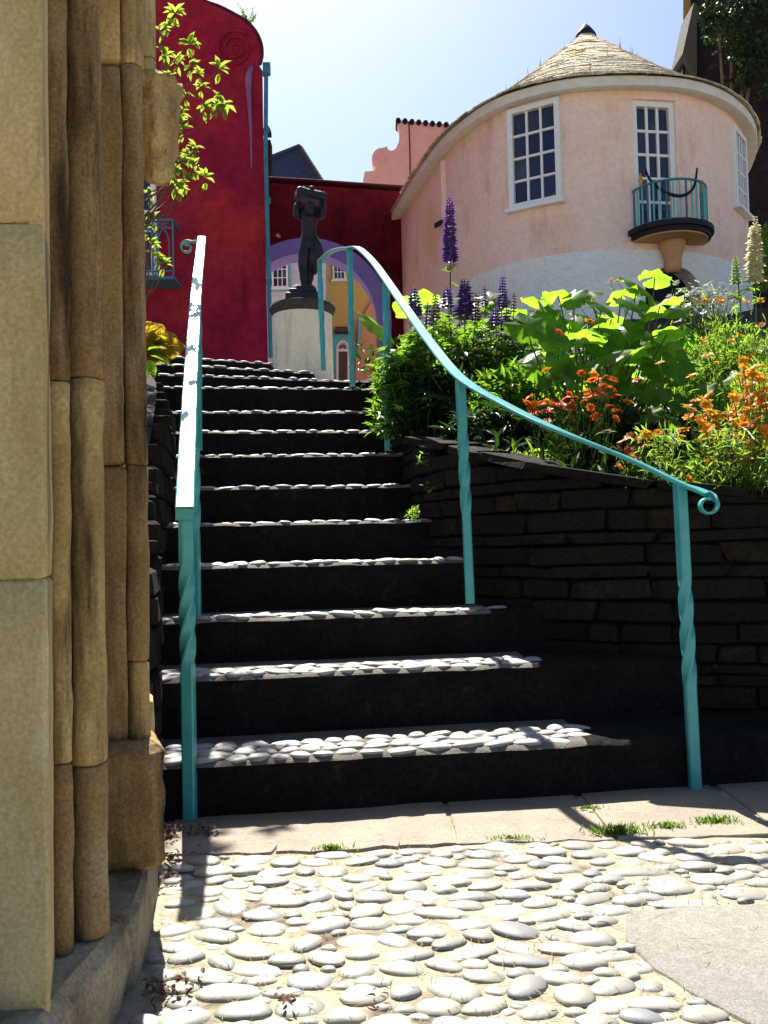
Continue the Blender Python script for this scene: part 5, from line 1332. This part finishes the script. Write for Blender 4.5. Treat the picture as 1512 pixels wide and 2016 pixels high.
for (x, y, s_) in ros:
    Y = YRD + random.uniform(-.25, .25); c = P(x, y, Y)
    st_ = P(285 if y > 250 else 275, y + random.uniform(40, 120), YRD + .1)
    m_ = st_.lerp(c, .6) - V(0, 0, .05)
    pth = smooth([st_, m_, c], 5); tw_.tube(pth, [.006 - .0004 * k for k in range(len(pth))], 5)
    ax = (c - m_).normalized() + V(0, 0, .6)
    for k in range(random.randint(8, 11)):
        a = random.uniform(0, 6.3); o = V(cos(a), sin(a), random.uniform(-.1, 1.1)); lf.leaf(c, o, V(0, 0, 1) - o * .4, random.uniform(.058, .088) * s_, random.uniform(.026, .038) * s_, .25, .2)
    for k in range(2): lf.leaf(c - V(0, 0, .03), V(random.uniform(-.6, .6), random.uniform(-.6, .6), -1), V(0, -1, 0), random.uniform(.05, .08) * s_, .026 * s_, .25, .1)
tw_.tube(smooth([V(-1.8, 5.3, 1.6), P(262, 620, YRD), P(262, 400, YRD), P(272, 200, YRD), P(290, -40, YRD)], 6), .012, 6)
tw_.build('branch', M['redstem'], rd); lf.build('foliage', M['lf_rh'], rd)

# ferns and a broad green leaf on the left wall
def frond(mb, base, d, L, n=22):
    base = Vector(base); d = Vector(d).normalized(); side = d.cross(V(random.uniform(-.3, .3), 1, .35)).normalized()
    for k in range(n):
        t = (k + 1) / n; p = base + d * L * t - V(0, 0, .35 * L * t * t); w_ = L * .24 * sin(pi * min(1, t * .85 + .12)) + .004
        for s_ in (-1, 1): 
            mb.leaf(p, side * s_ + d * .55, V(0, -1, .5), w_, L / n * .85, .25, .25)
    mb.tube([base, base + d * L * .5 - V(0, 0, .09 * L), base + d * L - V(0, 0, .35 * L)], .0025, 4)
fn = empty('fern', P(290, 720, 4.5), 'golden fern fronds beside the doorway above the left wall', 'fern')
c0 = P(268, 715, 4.5)
for (x, y) in ((322, 606), (350, 632), (362, 652), (352, 680), (300, 600), (330, 640), (335, 700), (310, 668)):
    tp = P(x, y, 4.4 + random.uniform(-.1, .1)); m2 = MB(); frond(m2, c0, tp - c0 + V(0, 0, .05), (tp - c0).length * 1.05); m2.build('frond', M['lf_fern'], fn)
bg_ = empty('broad_leaved_plant', P(285, 750, 4.2), 'green broad-leaved plant under the golden fern', 'plant')
for (x, y, L, d) in ((296, 700, .12, V(1, -.2, -.25)), (292, 708, .10, V(.5, -.5, -.9)), (288, 712, .08, V(.1, -.5, -1)), (290, 690, .1, V(1, -.4, .3))):
    m2 = MB(); m2.leaf(P(x, y, 4.2), d, V(0, -.3, 1), L, .045, .2, .3); m2.build('leaf', M['lf_big'], bg_)
# seedling on the red gable
wd = empty('gable_weed', P(490, 45, YR), 'wispy weed growing from the top of the crimson gable', 'weed')
mb = MB(); sm_ = MB(); b0 = P(490, 46, YR + .1)
for (x, y) in ((468, 5), (475, 20), (498, 15), (505, 28), (485, 28), (500, 36), (478, 34)):
    tp = P(x, y, YR + .1); pp = stalk(sm_, b0, tp, .006, .003, .02)
    for k in range(16): mb.leaf(random.choice(pp[2:]), ruv(), ruv() + V(0, 0, 1), .055, .02)
mb.build('foliage', M['lf_feath'], wd); sm_.build('stem', M['stem'], wd)
# little weeds at the wall corner and on the step
for (px, py, Y, n, s_, lab) in ((815, 1012, 4.2, 46, .03, 'pale weed lit by the sun where the wall meets the fifth step'), (838, 905, 4.25, 26, .035, 'small dry weed on the end of the retaining wall'), (1345, 935, 3.30, 16, .05, 'silvery leaves on the wall top just above the rail end'), (845, 960, 4.2, 14, .03, 'tiny ivy sprig on the corner of the retaining wall'), (742, 790, 5.9, 20, .05, 'small green weed at the right end of the upper steps')):
    m2 = MB(); c = P(px, py, Y)
    for k in range(n): m2.leaf(c + ruv() * s_ * .8, ruv() + V(0, -.3, .5), V(0, -.3, 1) + ruv() * .5, s_ * random.uniform(.5, 1.1), s_ * .35)
    tag(m2.build('weed', M['lf_feath']), lab, 'weed')
